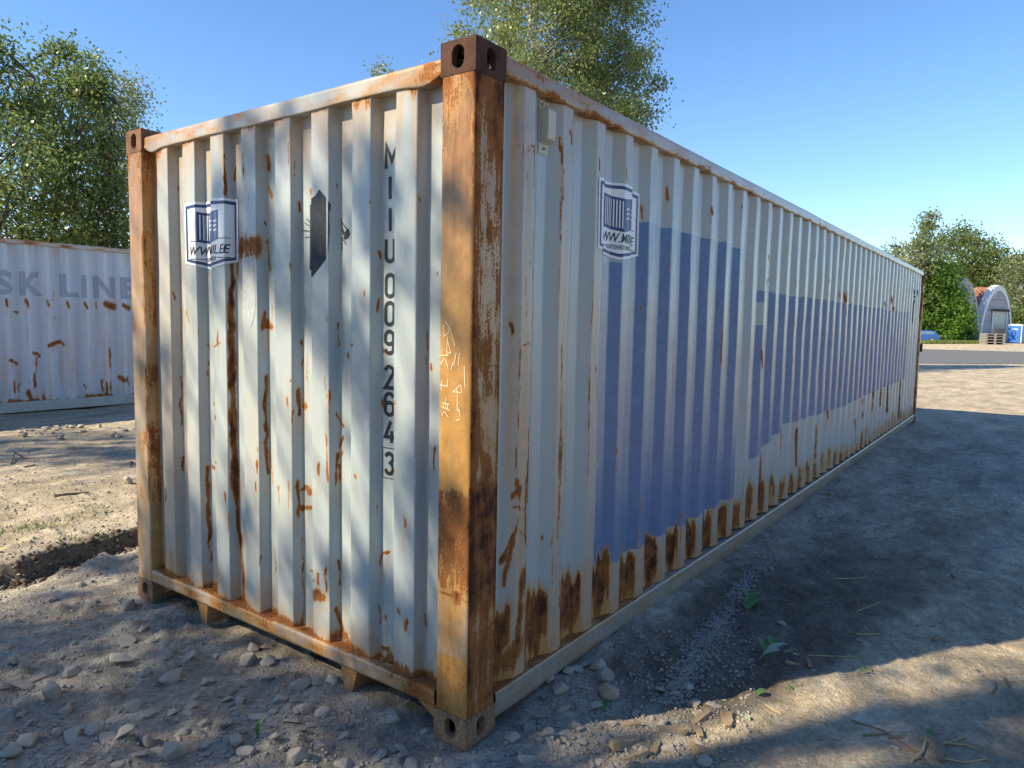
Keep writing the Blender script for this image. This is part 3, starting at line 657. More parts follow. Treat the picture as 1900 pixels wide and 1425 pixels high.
def casting(x0, y0, z0, sx, sy, mat, low):
    """x0,y0 the outer corner; sx, sy = direction inwards"""
    dx, dy, dz = 0.178, 0.162, 0.118
    mb = MB()
    def face(fn, w, h, hole, flip):
        if hole is None:
            mb.add([fn(0, 0, 0), fn(w, 0, 0), fn(w, h, 0), fn(0, h, 0)], [(0, 1, 2, 3)]); return
        cu, cv, hw, hh = hole; N = 40; inner = []; outer = []
        rad = min(hw, hh)
        angs = sorted(set([2 * math.pi * i / N for i in range(N)] + [math.atan2(v - cv, u - cu) % (2 * math.pi) for u in (0, w) for v in (0, h)]))
        for a in angs:
            c, s_ = math.cos(a), math.sin(a)
            k = 1e9
            if c > 1e-9: k = min(k, (w - cu) / c)
            if c < -1e-9: k = min(k, -cu / c)
            if s_ > 1e-9: k = min(k, (h - cv) / s_)
            if s_ < -1e-9: k = min(k, -cv / s_)
            outer.append((cu + c * k, cv + s_ * k))
            # stadium
            if hh > hw:
                if abs(c) > 1e-9 and abs(s_ / c) * hw < hh - hw: u, v = math.copysign(hw, c), s_ / abs(c) * hw
                else:
                    oy = math.copysign(hh - hw, s_); b_ = s_ * oy; disc = max(0, b_ * b_ - (oy * oy - hw * hw)); k2 = b_ + math.sqrt(disc); u, v = c * k2, s_ * k2
            else:
                if abs(s_) > 1e-9 and abs(c / s_) * hh < hw - hh: u, v = c / abs(s_) * hh, math.copysign(hh, s_)
                else:
                    ox = math.copysign(hw - hh, c); b_ = c * ox; disc = max(0, b_ * b_ - (ox * ox - hh * hh)); k2 = b_ + math.sqrt(disc); u, v = c * k2, s_ * k2
            inner.append((cu + u, cv + v))
        n = len(angs)
        lip = [(cu + (u - cu) * 0.93, cv + (v - cv) * 0.93) for u, v in inner]
        V = [fn(u, v, 0) for u, v in outer] + [fn(u, v, 0) for u, v in inner] + [fn(u, v, 0.006) for u, v in lip] + [fn(u, v, 0.030) for u, v in lip]
        Fc = []
        for i in range(n):
            j = (i + 1) % n
            Fc += [(i, j, n + j, n + i), (n + i, n + j, 2 * n + j, 2 * n + i), (2 * n + i, 2 * n + j, 3 * n + j, 3 * n + i)]
        mb.add(V, Fc)
    P = lambda a, b, c: (x0 + sx * a, y0 + sy * b, z0 + c)
    face(lambda u, v, d: P(d, u, v), dy, dz, (dy * 0.5, dz * 0.5, 0.029, 0.041), 0)             # end face
    face(lambda u, v, d: P(u, d, v), dx, dz, (dx * 0.5, dz * 0.5, 0.026, 0.040), 0)             # side face
    face(lambda u, v, d: P(dx - d, u, v), dy, dz, None, 0)
    face(lambda u, v, d: P(u, dy - d, v), dx, dz, None, 0)
    hz = (dx * 0.5, dy * 0.5, 0.06, 0.032)
    face(lambda u, v, d: P(u, v, d), dx, dy, hz if low else None, 0)
    face(lambda u, v, d: P(u, v, dz - d), dx, dy, None if low else hz, 0)
    o = mb.build('corner_casting', mat, box)
    bm = bmesh.new(); bm.from_mesh(o.data); bmesh.ops.remove_doubles(bm, verts=bm.verts, dist=1e-5)
    ed = [e for e in bm.edges if e.is_manifold and e.calc_face_angle(0) > 1.2 and all(min(abs(v.co.x - x0), abs(v.co.x - x0 - sx * dx)) < 1e-4 or min(abs(v.co.y - y0), abs(v.co.y - y0 - sy * dy)) < 1e-4 for v in e.verts)]
    bmesh.ops.recalc_face_normals(bm, faces=bm.faces)
    outer = [e for e in ed if sum(1 for k, val in ((0, (x0, x0 + sx * dx)), (1, (y0, y0 + sy * dy)), (2, (z0, z0 + dz))) if all(min(abs(v.co[k] - val[0]), abs(v.co[k] - val[1])) < 1e-4 for v in e.verts) and abs(e.verts[0].co[k] - e.verts[1].co[k]) < 1e-4) >= 2]
    bmesh.ops.bevel(bm, geom=outer, offset=0.010, segments=3, affect='EDGES', profile=0.5, clamp_overlap=True)
    bm.to_mesh(o.data); bm.free()
    return o
casting(-0.002, -0.002, 2.473, 1, 1, M['cast_top'], False)
casting(-0.002, -0.002, 0.0, 1, 1, M['cast_low'], True)
casting(-0.002, W_ + 0.002, 2.473, 1, -1, M['cast_left'], False)
casting(-0.002, W_ + 0.002, 0.0, 1, -1, M['cast_low'], True)
for y_, s_ in ((-0.002, 1), (W_ + 0.002, -1)):
    casting(L_ + 0.002, y_, 2.473, -1, s_, M['cast_top'], False); casting(L_ + 0.002, y_, 0.0, -1, s_, M['cast_top'], True)

# rails: fine grids so that they carry their own rust
def rail(name, sec, axis, a0, a1, da, fieldfn, mat=None, parent=box, wav=None):
    """closed section [(u, z)] swept along axis 0 (x) or 1 (y)"""
    A = np.linspace(a0, a1, int(abs(a1 - a0) / da) + 1); pts = []; P = sec + [sec[0]]
    for p, q in zip(P[:-1], P[1:]):
        k = max(1, int(math.ceil(math.hypot(q[0] - p[0], q[1] - p[1]) / 0.011)))
        pts += [(p[0] + (q[0] - p[0]) * j / k, p[1] + (q[1] - p[1]) * j / k) for j in range(k)]
    pts = np.array(pts); n, k = len(A), len(pts)
    V = np.zeros((n, k, 3)); V[..., axis] = A[:, None]; V[..., 1 - axis] = pts[None, :, 0]; V[..., 2] = pts[None, :, 1]
    if wav is not None: V = wav(V)
    ix = np.arange(n * k).reshape(n, k); nxt = np.roll(ix, -1, axis=1)
    q = np.stack([ix[:-1], ix[1:], nxt[1:], nxt[:-1]], -1).reshape(-1, 4)
    VV = V.reshape(-1, 3)
    return quadmesh(name, VV, q, mat or M['paint'], parent, attrs=fieldfn(VV[:, 0], VV[:, 1], VV[:, 2]))
def clean(X): return dict(blue=np.zeros(len(X)), worn_skylit=np.full(len(X), 0.5))
def top_rail_f(X, Y, Z):
    nb = fbm(X * 9, Z * 30, 4, 111) - 0.5; st = fbm(X * 26, Z * 4, 3, 113)
    r = np.interp(X, [0.15, 0.5, 0.9, 1.6, 3, 8], [.40, .34, .28, .22, .14, .10]) + nb * 0.75 + 0.22 * np.exp(-((Z - 2.514) / 0.012) ** 2)
    br = np.interp(X, [0.15, 0.5, 1.2, 2.2, 4], [.95, .6, .35, .15, .05]) + nb * 0.9
    return dict(rust=np.clip(r, 0, 1), stain=np.clip(np.interp(X, [0, 1, 3, 8], [.6, .45, .3, .2]) * (0.4 + st), 0, 1), brown=np.clip(br, 0, .9), **clean(X))
def rail_wav(V):
    V[..., 2] += (fbm(V[..., 0] * 0.8, V[..., 0] * 0 + 1, 3, 115) - 0.5) * 0.012 * (V[..., 0] > 0.4)
    return V
rail('top_side_rail', [(0.0, 2.512), (0.0, 2.570), (0.006, 2.576), (0.06, 2.576), (0.06, 2.506), (0.006, 2.506)], 0, 0.176, L_ - 0.175, 0.03, top_rail_f, wav=rail_wav)
rail('top_side_rail', [(W_, 2.512), (W_, 2.576), (W_ - 0.06, 2.576), (W_ - 0.06, 2.506)], 0, 0.176, L_ - 0.175, 0.2, top_rail_f)
def bot_rail_f(X, Y, Z):
    nb = fbm(X * 7, Z * 30 + Y * 20, 4, 117) - 0.5
    top = (Z > 0.150)
    return dict(rust=np.clip(0.10 + nb * 0.5 + 0.42 * top, 0, 1), brown=np.clip(0.05 + nb * 0.8 + 0.3 * (Z < 0.07) + 0.2 * top, 0, .7), stain=np.clip(0.30 + nb + 0.4 * top, 0, 1), **clean(X))
def bot_wav(V):
    x = V[..., 0]; w = np.interp(x, [0.2, 1.0, 1.6, 3.2, 7.5, 12], [0.0, 0.003, -0.006, -0.030, -0.034, -0.01])
    V[..., 2] += np.where(V[..., 2] < 0.12, w + (fbm(x * 1.3, x * 0, 3, 119) - 0.5) * 0.010, w * 0.6)
    lip = V[..., 2] < 0.062
    V[..., 2] += lip * (fbm(x * 4.5, x * 0 + 5, 3, 121) - 0.5) * 0.016
    V[..., 1] += (V[..., 2] < 0.09) * (fbm(x * 3, x * 0 + 7, 3, 123) - 0.5) * 0.012
    return V
rail('bottom_side_rail', [(0.0, 0.046), (-0.002, 0.050), (-0.002, 0.146), (0.002, 0.152), (0.06, 0.156), (0.06, 0.050)], 0, 0.177, L_ - 0.176, 0.02, bot_rail_f, M['rail_paint'], wav=bot_wav)
rail('bottom_side_rail', [(W_, 0.050), (W_, 0.152), (W_ - 0.06, 0.156), (W_ - 0.06, 0.050)], 0, 0.177, L_ - 0.176, 0.3, bot_rail_f)
def header_f(X, Y, Z):
    nb = fbm(Y * 10, Z * 30, 4, 125) - 0.5
    r = np.interp(Y, [0.15, 0.35, 0.6, 1.0, 1.4, 1.9, 2.3], [.40, .30, .12, .10, .22, .24, .40]) + nb * 0.8
    return dict(brown=np.clip(np.interp(Y, [0.15, 0.35, 0.55, 1.9, 2.15, 2.3], [.95, .45, .05, .05, .4, .9]) + nb * .8, 0, 1), rust=np.clip(r, 0, 1), stain=np.clip(np.interp(Y, [0.15, .4, .8, 1.6, 2.3], [.9, .6, .25, .5, .8]) + nb, 0, 1), **clean(X))
def header_wav(V):
    y = V[..., 1]; sag = 0.014 * np.exp(-((y - 0.26) / 0.07) ** 2) + 0.014 * np.exp(-((y - 2.20) / 0.07) ** 2) - 0.016 * np.exp(-((y - 0.16) / 0.05) ** 2) - 0.02 * np.exp(-((y - 2.28) / 0.04) ** 2)
    V[..., 2] -= np.where(V[..., 2] < 2.49, sag + (fbm(y * 4, y * 0, 3, 127) - 0.5) * 0.012, 0)
    return V
rail('end_header', [(0.012, 2.474), (0.010, 2.478), (0.012, 2.540), (0.018, 2.546), (0.09, 2.556), (0.09, 2.474)], 1, 0.160, 2.278, 0.02, header_f, wav=header_wav)
def sill_f(X, Y, Z):
    nb = fbm(Y * 8, Z * 25 + X * 30, 4, 129) - 0.5
    return dict(rust=np.clip(0.26 + nb * 0.9 + 0.30 * (Z > 0.182) + 0.25 * np.exp(-((Y - 0.2) / 0.15) ** 2), 0, 1), stain=np.clip(0.95 + nb, 0, 1.3), brown=np.clip(0.32 + nb * 1.2 + 0.25 * (Z > .182), 0, 1), **clean(X))
rail('end_sill', [(-0.001, 0.122), (-0.001, 0.180), (0.004, 0.185), (0.10, 0.188), (0.10, 0.122)], 1, 0.160, 2.278, 0.02, sill_f)
# gooseneck tunnel plates and gussets under the sill
def flat_f(X, Y, Z): return dict(rust=np.clip(0.28 + 0.7 * (fbm(Y * 9 + X * 9, Z * 20, 3, 131) - 0.5), 0, 1), stain=np.full(len(X), 0.8), brown=np.full(len(X), 0.8), **clean(X))
def plate(name, poly, x0, x1):
    o = MB().prism(poly, lambda u, v, d: (d, u, v), x0, x1).build(name, M['paint'], box)
    V = np.array([v.co for v in o.data.vertices])
    for an, av in flat_f(V[:, 0], V[:, 1], V[:, 2]).items():
        a = o.data.attributes.new(an, 'FLOAT', 'POINT'); a.data.foreach_set('value', np.asarray(av, np.float32))
    return o
plate('tunnel_plate', [(1.85, 0.121), (1.79, 0.012), (1.755, 0.012), (1.745, 0.121)], 0.01, 0.40)
plate('tunnel_plate', [(0.715, 0.121), (0.69, 0.012), (0.645, 0.004), (0.605, 0.121)], 0.01, 0.40)
plate('gusset', [(0.32, 0.121), (0.160, 0.038), (0.160, 0.121)], 0.03, 0.05)
plate('gusset', [(2.278, 0.121), (2.278, 0.03), (2.11, 0.121)], 0.06, 0.08)
MB().box((0.15, 0.07, 0.157), (L_ - 0.1, W_ - 0.07, 0.19)).build('floor', M['under'], box)
for i in range(1, 30):
    x = 0.35 + i * 0.39
    MB().box((x, 0.065, 0.045), (x + 0.045, W_ - 0.065, 0.156)).build('cross_member', M['under'], box)
M['roofpaint'] = plain('grey_roof_paint', (0.42, 0.44, 0.42), 0.6, var=0.25, scale=3)
MB().box((0.091, 0.061, 2.548), (L_ - 0.03, W_ - 0.061, 2.562)).build('roof', M['roofpaint'], box)
back = side_profile(); bp = [(x, W_ - y) for x, y in back.p]
back = Wall(bp, back.kinds, (0, 1))
back.mesh('side_wall', 0.152, 2.535, 0.2, 0.4, M['paint'], box, lambda S, Z, K: dict(rust=np.zeros(len(S)), stain=np.full(len(S), .2), blue=np.zeros(len(S)), worn_skylit=np.zeros(len(S))))
for s_ in (0, 1):
    MB().box((L_ - 0.055, 0.132 + s_ * 1.088, 0.16), (L_ - 0.025, 1.216 + s_ * 1.088, 2.47)).build('door_leaf', M['roofpaint'], box)
    for k in range(2):
        MB().tube([(L_ - 0.0, 0.45 + s_ * 1.0 + k * 0.5, 0.2), (L_ - 0.0, 0.45 + s_ * 1.0 + k * 0.5, 2.4)], 0.017).build('locking_bar', M['bolt'], box)
MB().box((L_ - 0.06, 0.14, 2.475), (L_ - 0.01, W_ - 0.14, 2.57)).build('door_header', M['roofpaint'], box)
MB().box((L_ - 0.02, -0.03, 1.22), (L_ + 0.05, 0.01, 1.36)).build('door_hinge', M['under'], box)

# ------------------------------------------------------------------ prints that follow the corrugation
def decal(name, verts2, faces, wall, off, mat, parent):
    bm = bmesh.new(); vs_ = [bm.verts.new((p[0], p[1], 0)) for p in verts2]
    for f in faces:
        try: bm.faces.new([vs_[i] for i in f])
        except ValueError: pass
    lo, hi = min(p[0] for p in verts2), max(p[0] for p in verts2)
    for b in wall.s:
        if lo < b < hi:
            bmesh.ops.bisect_plane(bm, geom=bm.verts[:] + bm.edges[:] + bm.faces[:], plane_co=(b, 0, 0), plane_no=(1, 0, 0), dist=1e-6)
    if wall.dent:
        zlo, zhi = min(p[1] for p in verts2), max(p[1] for p in verts2)
        for a_ in np.arange(math.ceil(lo / 0.03) * 0.03, hi, 0.03):
            bmesh.ops.bisect_plane(bm, geom=bm.verts[:] + bm.edges[:] + bm.faces[:], plane_co=(a_, 0, 0), plane_no=(1, 0, 0), dist=1e-6)
        for z in np.arange(math.ceil(zlo / 0.03) * 0.03, zhi, 0.03):
            bmesh.ops.bisect_plane(bm, geom=bm.verts[:] + bm.edges[:] + bm.faces[:], plane_co=(0, z, 0), plane_no=(0, 1, 0), dist=1e-6)
    S = np.array([v.co.x for v in bm.verts]); xy, _ = wall.at(S); nn = wall.normal(S)
    bl = wall.bulge(S, np.array([v.co.y for v in bm.verts]))
    for v, p, n, b_ in zip(bm.verts, xy, nn, bl):
        z = v.co.y; v.co = (p[0] + n[0] * (off + b_), p[1] + n[1] * (off + b_), z)
    me = bpy.data.meshes.new(name); bm.to_mesh(me); bm.free()
    return link(name, me, mat, parent)
def ribbon(pts, w, closed=False):
    P = [np.array(p, float) for p in pts]; n = len(P); V = []
    for i in range(n):
        a = P[(i - 1) % n] if (closed or i > 0) else None; b = P[(i + 1) % n] if (closed or i < n - 1) else None
        d1 = (P[i] - a) / np.linalg.norm(P[i] - a) if a is not None else None; d2 = (b - P[i]) / np.linalg.norm(b - P[i]) if b is not None else None
        if d1 is None: d1 = d2
        if d2 is None: d2 = d1
        t = d1 + d2; l = np.linalg.norm(t); t = t / l if l > 1e-6 else d1
        nrm = np.array([-t[1], t[0]]); c = max(0.45, abs(nrm @ np.array([-d1[1], d1[0]])))
        V += [tuple(P[i] + nrm * w / 2 / c), tuple(P[i] - nrm * w / 2 / c)]
    k = n if closed else n - 1
    return V, [(2 * i, 2 * i + 1, (2 * i + 3) % (2 * n), (2 * i + 2) % (2 * n)) for i in range(k)]
def merge(parts):
    V = []; Fs = []
    for v, f in parts:
        n = len(V); V += list(v); Fs += [tuple(i + n for i in q) for q in f]
    return V, Fs
def arcp(cx, cy, rx, ry, a0, a1, n=9): return [(cx + rx * math.cos(R(a)), cy + ry * math.sin(R(a))) for a in np.linspace(a0, a1, n)]
G = {'M': [[(0, 0), (0, 1), (.34, .30), (.68, 1), (.68, 0)]], 'I': [[(.25, 0), (.25, 1)]],
     'U': [[(0, 1)] + arcp(.25, .22, .25, .22, 180, 360) + [(.5, 1)]],
     '0': [arcp(.25, .78, .25, .22, 0, 180) + arcp(.25, .22, .25, .22, 180, 360)],
     '9': [arcp(.25, .22, .25, .22, 190, 360) + arcp(.25, .78, .25, .22, 0, 180) + arcp(.25, .58, .25, .16, 180, 340)],
     '2': [arcp(.25, .76, .25, .24, 170, -20) + [(0, 0), (.52, 0)]],
     '4': [[(.34, 1), (0, .26), (.54, .26)], [(.40, .55), (.40, 0)]],
     '3': [arcp(.25, .77, .24, .23, 165, -70) + arcp(.25, .27, .25, .27, 75, -165)]}
G['6'] = [[(.5 - x, 1 - y) for x, y in G['9'][0]]]
s_ref = EW.hit(716, 470)[0]                                     # left edge of the characters in the recess
for ch, y0, y1 in (('M', 267, 316), ('I', 326, 373), ('I', 384, 432), ('U', 441, 488), ('0', 507, 553), ('0', 559, 605), ('9', 612, 658), ('2', 677, 722), ('6', 727, 772), ('4', 778, 823), ('3', 838, 881)):
    zt = on_plane(720, y0, 0, 0.065)[0][2] - 0.006; zb = on_plane(720, y1, 0, 0.065)[0][2] + 0.006; h = zt - zb
    parts = []
    for k, st in enumerate(G[ch]):
        pts = [(s_ref + 0.003 + x * 0.092, zb + y * h) for x, y in st]
        parts.append(ribbon(pts, 0.0158, closed=(ch == '0')))
    for k, (v, f) in enumerate(parts): decal('serial_character', v, f, EW, 0.0018 + 0.0004 * k, M['dark'], box)
zt = on_plane(720, 831, 0, 0.065)[0][2]; zb = on_plane(720, 887, 0, 0.065)[0][2]
v, f = ribbon([(s_ref - 0.012, zb), (s_ref - 0.012, zt), (s_ref + 0.062, zt), (s_ref + 0.062, zb)], 0.0028, True)
decal('serial_frame', v, f, EW, 0.0016, M['dark'], box)

def poly_on(wall, pxs): return [wall.hit(x, y)[:2] for x, y in pxs]
def fill(poly): return poly, [tuple(range(len(poly)))]
def fill_tri(poly):
    from mathutils.geometry import tessellate_polygon
    return poly, [tuple(t) for t in tessellate_polygon([[Vector((p[0], p[1], 0)) for p in poly]])]
# charcoal remnant of an old sticker on the sixth rib and its torn rays
rem = [(592, 351), (604, 366), (605, 480), (580, 514), (575, 500), (575.5, 380), (581, 366), (586, 362)]
v, f = fill_tri(poly_on(EW, rem)); decal('sticker_remnant', v, f, EW, 0.0016, M['charcoal'], box)
v, f = fill_tri(poly_on(EW, [(608, 372), (613.6, 379), (613.5, 388), (611, 394), (612, 430), (608, 478), (607.6, 420)])); decal('sticker_remnant', v, f, EW, 0.0016, M['charcoal'], box)
a = EW.hit(634.5, 404); b = EW.hit(648, 432)
parts = [fill_tri(poly_on(EW, [(636, 442), (641, 428), (646, 424), (649, 434), (646, 441), (640, 445)]))]
for x0, y0, x1, y1 in ((632, 404, 636, 436), (633, 415, 638, 434), (633, 425, 640, 432), (633, 410, 643, 426), (634, 440, 634.5, 466), (636, 444, 642, 452), (640, 421, 645, 426)):
    p, q = EW.hit(x0, y0), EW.hit(x1, y1); parts.append(ribbon([p[:2], q[:2]], 0.004))
for x0, y0, x1, y1 in ((561, 427, 574, 429), (566, 413, 574, 419), (570, 405, 574, 412), (567, 441, 574, 439)):
    p, q = EW.hit(x0, y0), EW.hit(x1, y1); parts.append(ribbon([p[:2], q[:2]], 0.0035))
for i, (v, f) in enumerate(parts): decal('sticker_remnant', v, f, EW, 0.0016 + 0.0002 * i, M['charcoal'], box)
# scraped bare patch on the fourth rib
t = NT('scraped_zinc'); n_ = t.noise(70, 4, 0.7); t.set(t.mix(t.lin(n_, .3, .7), (0.30, 0.32, 0.34), (0.46, 0.47, 0.47)), 0.55, 0.0, 0.4); M['zinc'] = t.m
v, f = fill_tri(poly_on(EW, [(449, 486), (457, 477), (466, 478), (472, 490), (473.5, 560), (473, 580), (466, 606), (459, 604), (450, 590), (449, 540)])); decal('bare_patch', v, f, EW, 0.0014, M['zinc'], box)

def text2d(body, width, height, shear=0.0, bold=0.0):
    cu = bpy.data.curves.new('lettering', 'FONT'); cu.body = body; cu.fill_mode = 'FRONT'; cu.offset = bold; cu.shear = shear; cu.resolution_u = 3
    o = bpy.data.objects.new('lettering', cu); COL.objects.link(o)
    dg = bpy.context.evaluated_depsgraph_get(); dg.update()
    me = bpy.data.meshes.new_from_object(o.evaluated_get(dg))
    V = np.array([v.co[:2] for v in me.vertices]); Fs = [tuple(p.vertices) for p in me.polygons]
    bpy.data.objects.remove(o); bpy.data.curves.remove(cu); bpy.data.meshes.remove(me)
    lo, hi = V.min(0), V.max(0)
    V = (V - lo) / (hi - lo) * np.array([width, height])
    return V, Fs
def sticker(wall, s0, s1, ztop, zside, zpoint, mats=('white_vinyl', 'navy', 'navy_lt')):
    w = s1 - s0; h = ztop - zpoint; cx = (s0 + s1) / 2
    sh = (ztop - zside) / h
    def T(u, v): return (s0 + u * w, zpoint + v * h)
    lowv = 1 - sh
    out = [(0, lowv), (.5, 0), (1, lowv), (1, .965), (.5, 1), (0, .965)]
    st = decal('logo_sticker', *fill_tri([T(*p) for p in out]), wall, 0.0028, M[mats[0]], box)
    def inset(k, kv): return [(k, lowv + kv * .75), (.5, kv), (1 - k, lowv + kv * .75), (1 - k, .965 - kv), (.5, 1 - kv), (k, .965 - kv)]
    A, B = inset(.028, .036), inset(.058, .078)
    v = [T(*p) for p in A] + [T(*p) for p in B]; f = [(i, (i + 1) % 6, (i + 1) % 6 + 6, i + 6) for i in range(6)]
    decal('border', v, f, wall, 0.0042, M[mats[1]], st)
    # pictogram of a container
    decal('pictogram', *fill([T(.20, .415), T(.56, .365), T(.56, .80), T(.20, .84)]), wall, 0.0042, M[mats[1]], st)
    decal('pictogram', *fill([T(.56, .365), T(.74, .43), T(.74, .83), T(.56, .80)]), wall, 0.0042, M[mats[2]], st)
    bars = []
    for i in range(9):
        u = .225 + i * .0365; dn = -(u - .2) * .115
        bars.append(([T(u, .45 + dn), T(u + .015, .45 + dn), T(u + .015, .80 + dn * .8), T(u, .80 + dn * .8)], [(0, 1, 2, 3)]))
    decal('pictogram_bars', *merge(bars), wall, 0.0058, M[mats[0]], st)
    bars = []
    for i in range(3):
        for u0, u1 in ((.585, .638), (.668, .722)):
            z_ = .535 + i * .062; bars.append(([T(u0, z_), T(u1, z_ + .012), T(u1, z_ + .037), T(u0, z_ + .025)], [(0, 1, 2, 3)]))
    for u in (.60, .625, .685, .71):
        bars.append(([T(u, .40), T(u + .004, .402), T(u + .004, .80), T(u, .798)], [(0, 1, 2, 3)]))
    decal('pictogram_bars', *merge(bars[:6]), wall, 0.0058, M[mats[0]], st); decal('pictogram_bars', *merge(bars[6:]), wall, 0.0052, M[mats[0]], st)
    rules = []
    for u0, u1, v_ in ((.10, .20, .415), (.74, .90, .43), (.10, .30, .165), (.72, .90, .165)):
        decal('rule_line', [T(u0, v_), T(u1, v_), T(u1, v_ + .010), T(u0, v_ + .010)], [(0, 1, 2, 3)], wall, 0.0042, M['dark'], st)
    V, Fs = text2d('WWW.MIIL.EE', .80 * w, .125 * h, 0.25, 0.011)
    decal('lettering', [(s0 + .10 * w + x, zpoint + .225 * h + y) for x, y in V], Fs, wall, 0.0042, M['dark'], st)
    V, Fs = text2d('KONTEINERITE MÜÜK', .40 * w, .072 * h, 0.0, 0.008)
    decal('lettering', [(s0 + .31 * w + x, zpoint + .135 * h + y) for x, y in V], Fs, wall, 0.0042, M['dark'], st)
    return st
a = EW.hit(343.5, 400)[0]; b = EW.hit(442, 400)[0]
sticker(EW, a, b, on_plane(395, 366.5, 0, 0.019)[0][2], on_plane(345, 489, 0, 0.019)[0][2], on_plane(391, 503, 0, 0.05)[0][2])
a = SW.hit(1109.5, 400)[0]; b = SW.hit(1186, 400)[0]
sticker(SW, a, b, on_plane(1150, 341, 1, 0.04)[0][2], on_plane(1108, 460, 1, 0.03)[0][2], on_plane(1147, 483, 1, 0.04)[0][2])
# faint number at the far end of the side
for k, (x0, y0, x1, y1) in enumerate(((1695, 537, 1698, 552), (1698, 540, 1695, 546), (1702, 538, 1703, 548), (1697, 556, 1694, 566), (1694, 566, 1692, 600))):
    p, q = SW.hit(x0, y0), SW.hit(x1, y1); v, f = ribbon([p[:2], q[:2]], 0.035); decal('serial_character', v, f, SW, 0.002 + 0.0003 * k, M['dark'], box)

# chalk signs and a faded spray mark on the near post
PEND = Wall([(0.0, 0.152), (0.0, 0.008)], ['o'], (-1, 0)); PSID = Wall([(0.0085, 0.0), (0.171, 0.0)], ['o'], (0, -1))
def zp(x, y): return (800 + x / 6.477, 580 + y / 6.477)
CH = [[(150, 140), (158, 285), (210, 240), (222, 170), (165, 105)], [(222, 170), (290, 400)], [(200, 290), (190, 470), (240, 490), (205, 350)], [(105, 515), (215, 515)], [(190, 480), (200, 520)], [(165, 545), (115, 620)], [(178, 560), (207, 675)], [(305, 480), (275, 640)], [(345, 480), (328, 635)], [(265, 600), (245, 690)],
      [(128, 815), (122, 935)], [(105, 870), (200, 885)], [(203, 795), (195, 885)], [(182, 1015), (180, 1160)], [(125, 1130), (228, 1175)], [(140, 1085), (215, 1105)], [(150, 1080), (152, 1145)], [(205, 1090), (200, 1165)], [(160, 1185), (132, 1240)], [(165, 1190), (212, 1260)],
      [(355, 865), (268, 950), (360, 965)], [(310, 900), (318, 970), (320, 1110)], [(360, 870), (370, 960)], [(310, 1110), (350, 1190), (305, 1160)], [(345, 1200), (352, 1250)], [(305, 1295), (350, 1280)], [(400, 640), (408, 900)]]
for k, st in enumerate(CH):
    pts = [PEND.hit(*zp(*p)) for p in st]
    if any(p is None for p in pts): continue
    v, f = ribbon([p[:2] for p in pts], 0.0032); decal('chalk_mark', v, f, PEND, 0.0012 + 0.00015 * (k % 5), M['chalk'], box)

# ventilator under the top rail of the side
vx0, vx1 = 0.466, 0.532; vy = 0.050
vz1 = on_plane(1010, 190, 1, 0.05)[0][2]; vz0 = on_plane(1010, 288, 1, 0.05)[0][2]
vent = MB().box((vx0, vy - 0.004, vz0), (vx1, vy, vz1)).build('ventilator', M['vent'], box)
hgt = vz1 - vz0
hood = [(0.0, vz0 + hgt * .20), (0.034, vz0 + hgt * .27), (0.040, vz0 + hgt * .36), (0.040, vz0 + hgt * .80), (0.030, vz0 + hgt * .86), (0.0, vz0 + hgt * .87)]
MB().prism(hood, lambda u, v, d: (d, vy - 0.004 - u, v), vx0 + 0.006, vx1 - 0.004).build('hood', M['vent'], vent, bevel=0.003)
for k in range(4): MB().box((vx0 + 0.004, vy - 0.004 - 0.013 - 0.008 * k, vz0 + hgt * (.205 + .016 * k)), (vx1 - 0.002, vy - 0.004 - 0.007 - 0.008 * k, vz0 + hgt * (.222 + .016 * k))).build('louvre', M['rail'], vent)
for xx, zz in ((vx0 + .016, vz1 - .014), (vx1 - .016, vz1 - .018), (vx0 + .034, vz0 + .022)):
    MB().tube([(xx, vy - 0.012, zz), (xx, vy - 0.003, zz)], 0.006, 8).build('bolt', M['bolt'], vent)

# ------------------------------------------------------------------ white container behind on the left
WL = tag(empty('shipping_container', (-6.0, 10.70, 0.10)), 'faded white shipping container with ghosted lettering standing in shade behind on the left', 'container')
ww = side_profile(x_end=12.07, y0=0.02, depth=0.030, first=0.36, pitch=0.2808, x_start=0.14)
wfe = []
rw = random.Random(11)
PX_W = [(12, 558, 14, 566, 7, .8), (48, 558, 52, 566, 7, .8), (88, 560, 92, 566, 6, .8), (125, 562, 128, 568, 6, .8), (157, 563, 161, 570, 6, .8), (195, 564, 212, 570, 9, .85), (228, 566, 240, 572, 7, .8), (25, 579, 34, 580, 3, .7),
        (90, 642, 112, 634, 6, .75), (112, 634, 118, 640, 5, .6), (18, 668, 32, 674, 5, .7), (62, 655, 74, 660, 5, .75), (70, 656, 68, 690, 4, .7), (64, 695, 66, 715, 6, .8), (52, 728, 58, 742, 9, .85), (36, 712, 35, 725, 4, .75), (27, 710, 28, 728, 4, .7),
        (80, 733, 82, 742, 5, .8), (188, 708, 190, 725, 5, .75), (197, 712, 199, 728, 6, .8), (206, 710, 207, 725, 4, .7), (220, 700, 232, 706, 7, .8), (238, 700, 239, 716, 4, .7), (155, 714, 159, 720, 4, .7), (205, 645, 206, 682, 4, .7), (67, 510, 70, 515, 4, .6), (100, 540, 102, 590, 3, .5), (52, 575, 50, 660, 2.5, .45), (178, 560, 178, 590, 3, .6)]
def wl_hit(px, py):
    p, t_ = on_plane(px, py, 1, 10.73); return p[0] + 6.0, p[2] - 0.10, t_
for x0, y0, x1, y1, w_, am in PX_W:
    a, b = wl_hit(x0, y0), wl_hit(x1, y1)
    sa, sb = np.interp(a[0], ww.p[:, 0], ww.s), np.interp(b[0], ww.p[:, 0], ww.s)
    wfe.append((sa, a[1], sb, b[1], 0.55 * w_ * a[2] / F_PX, am))
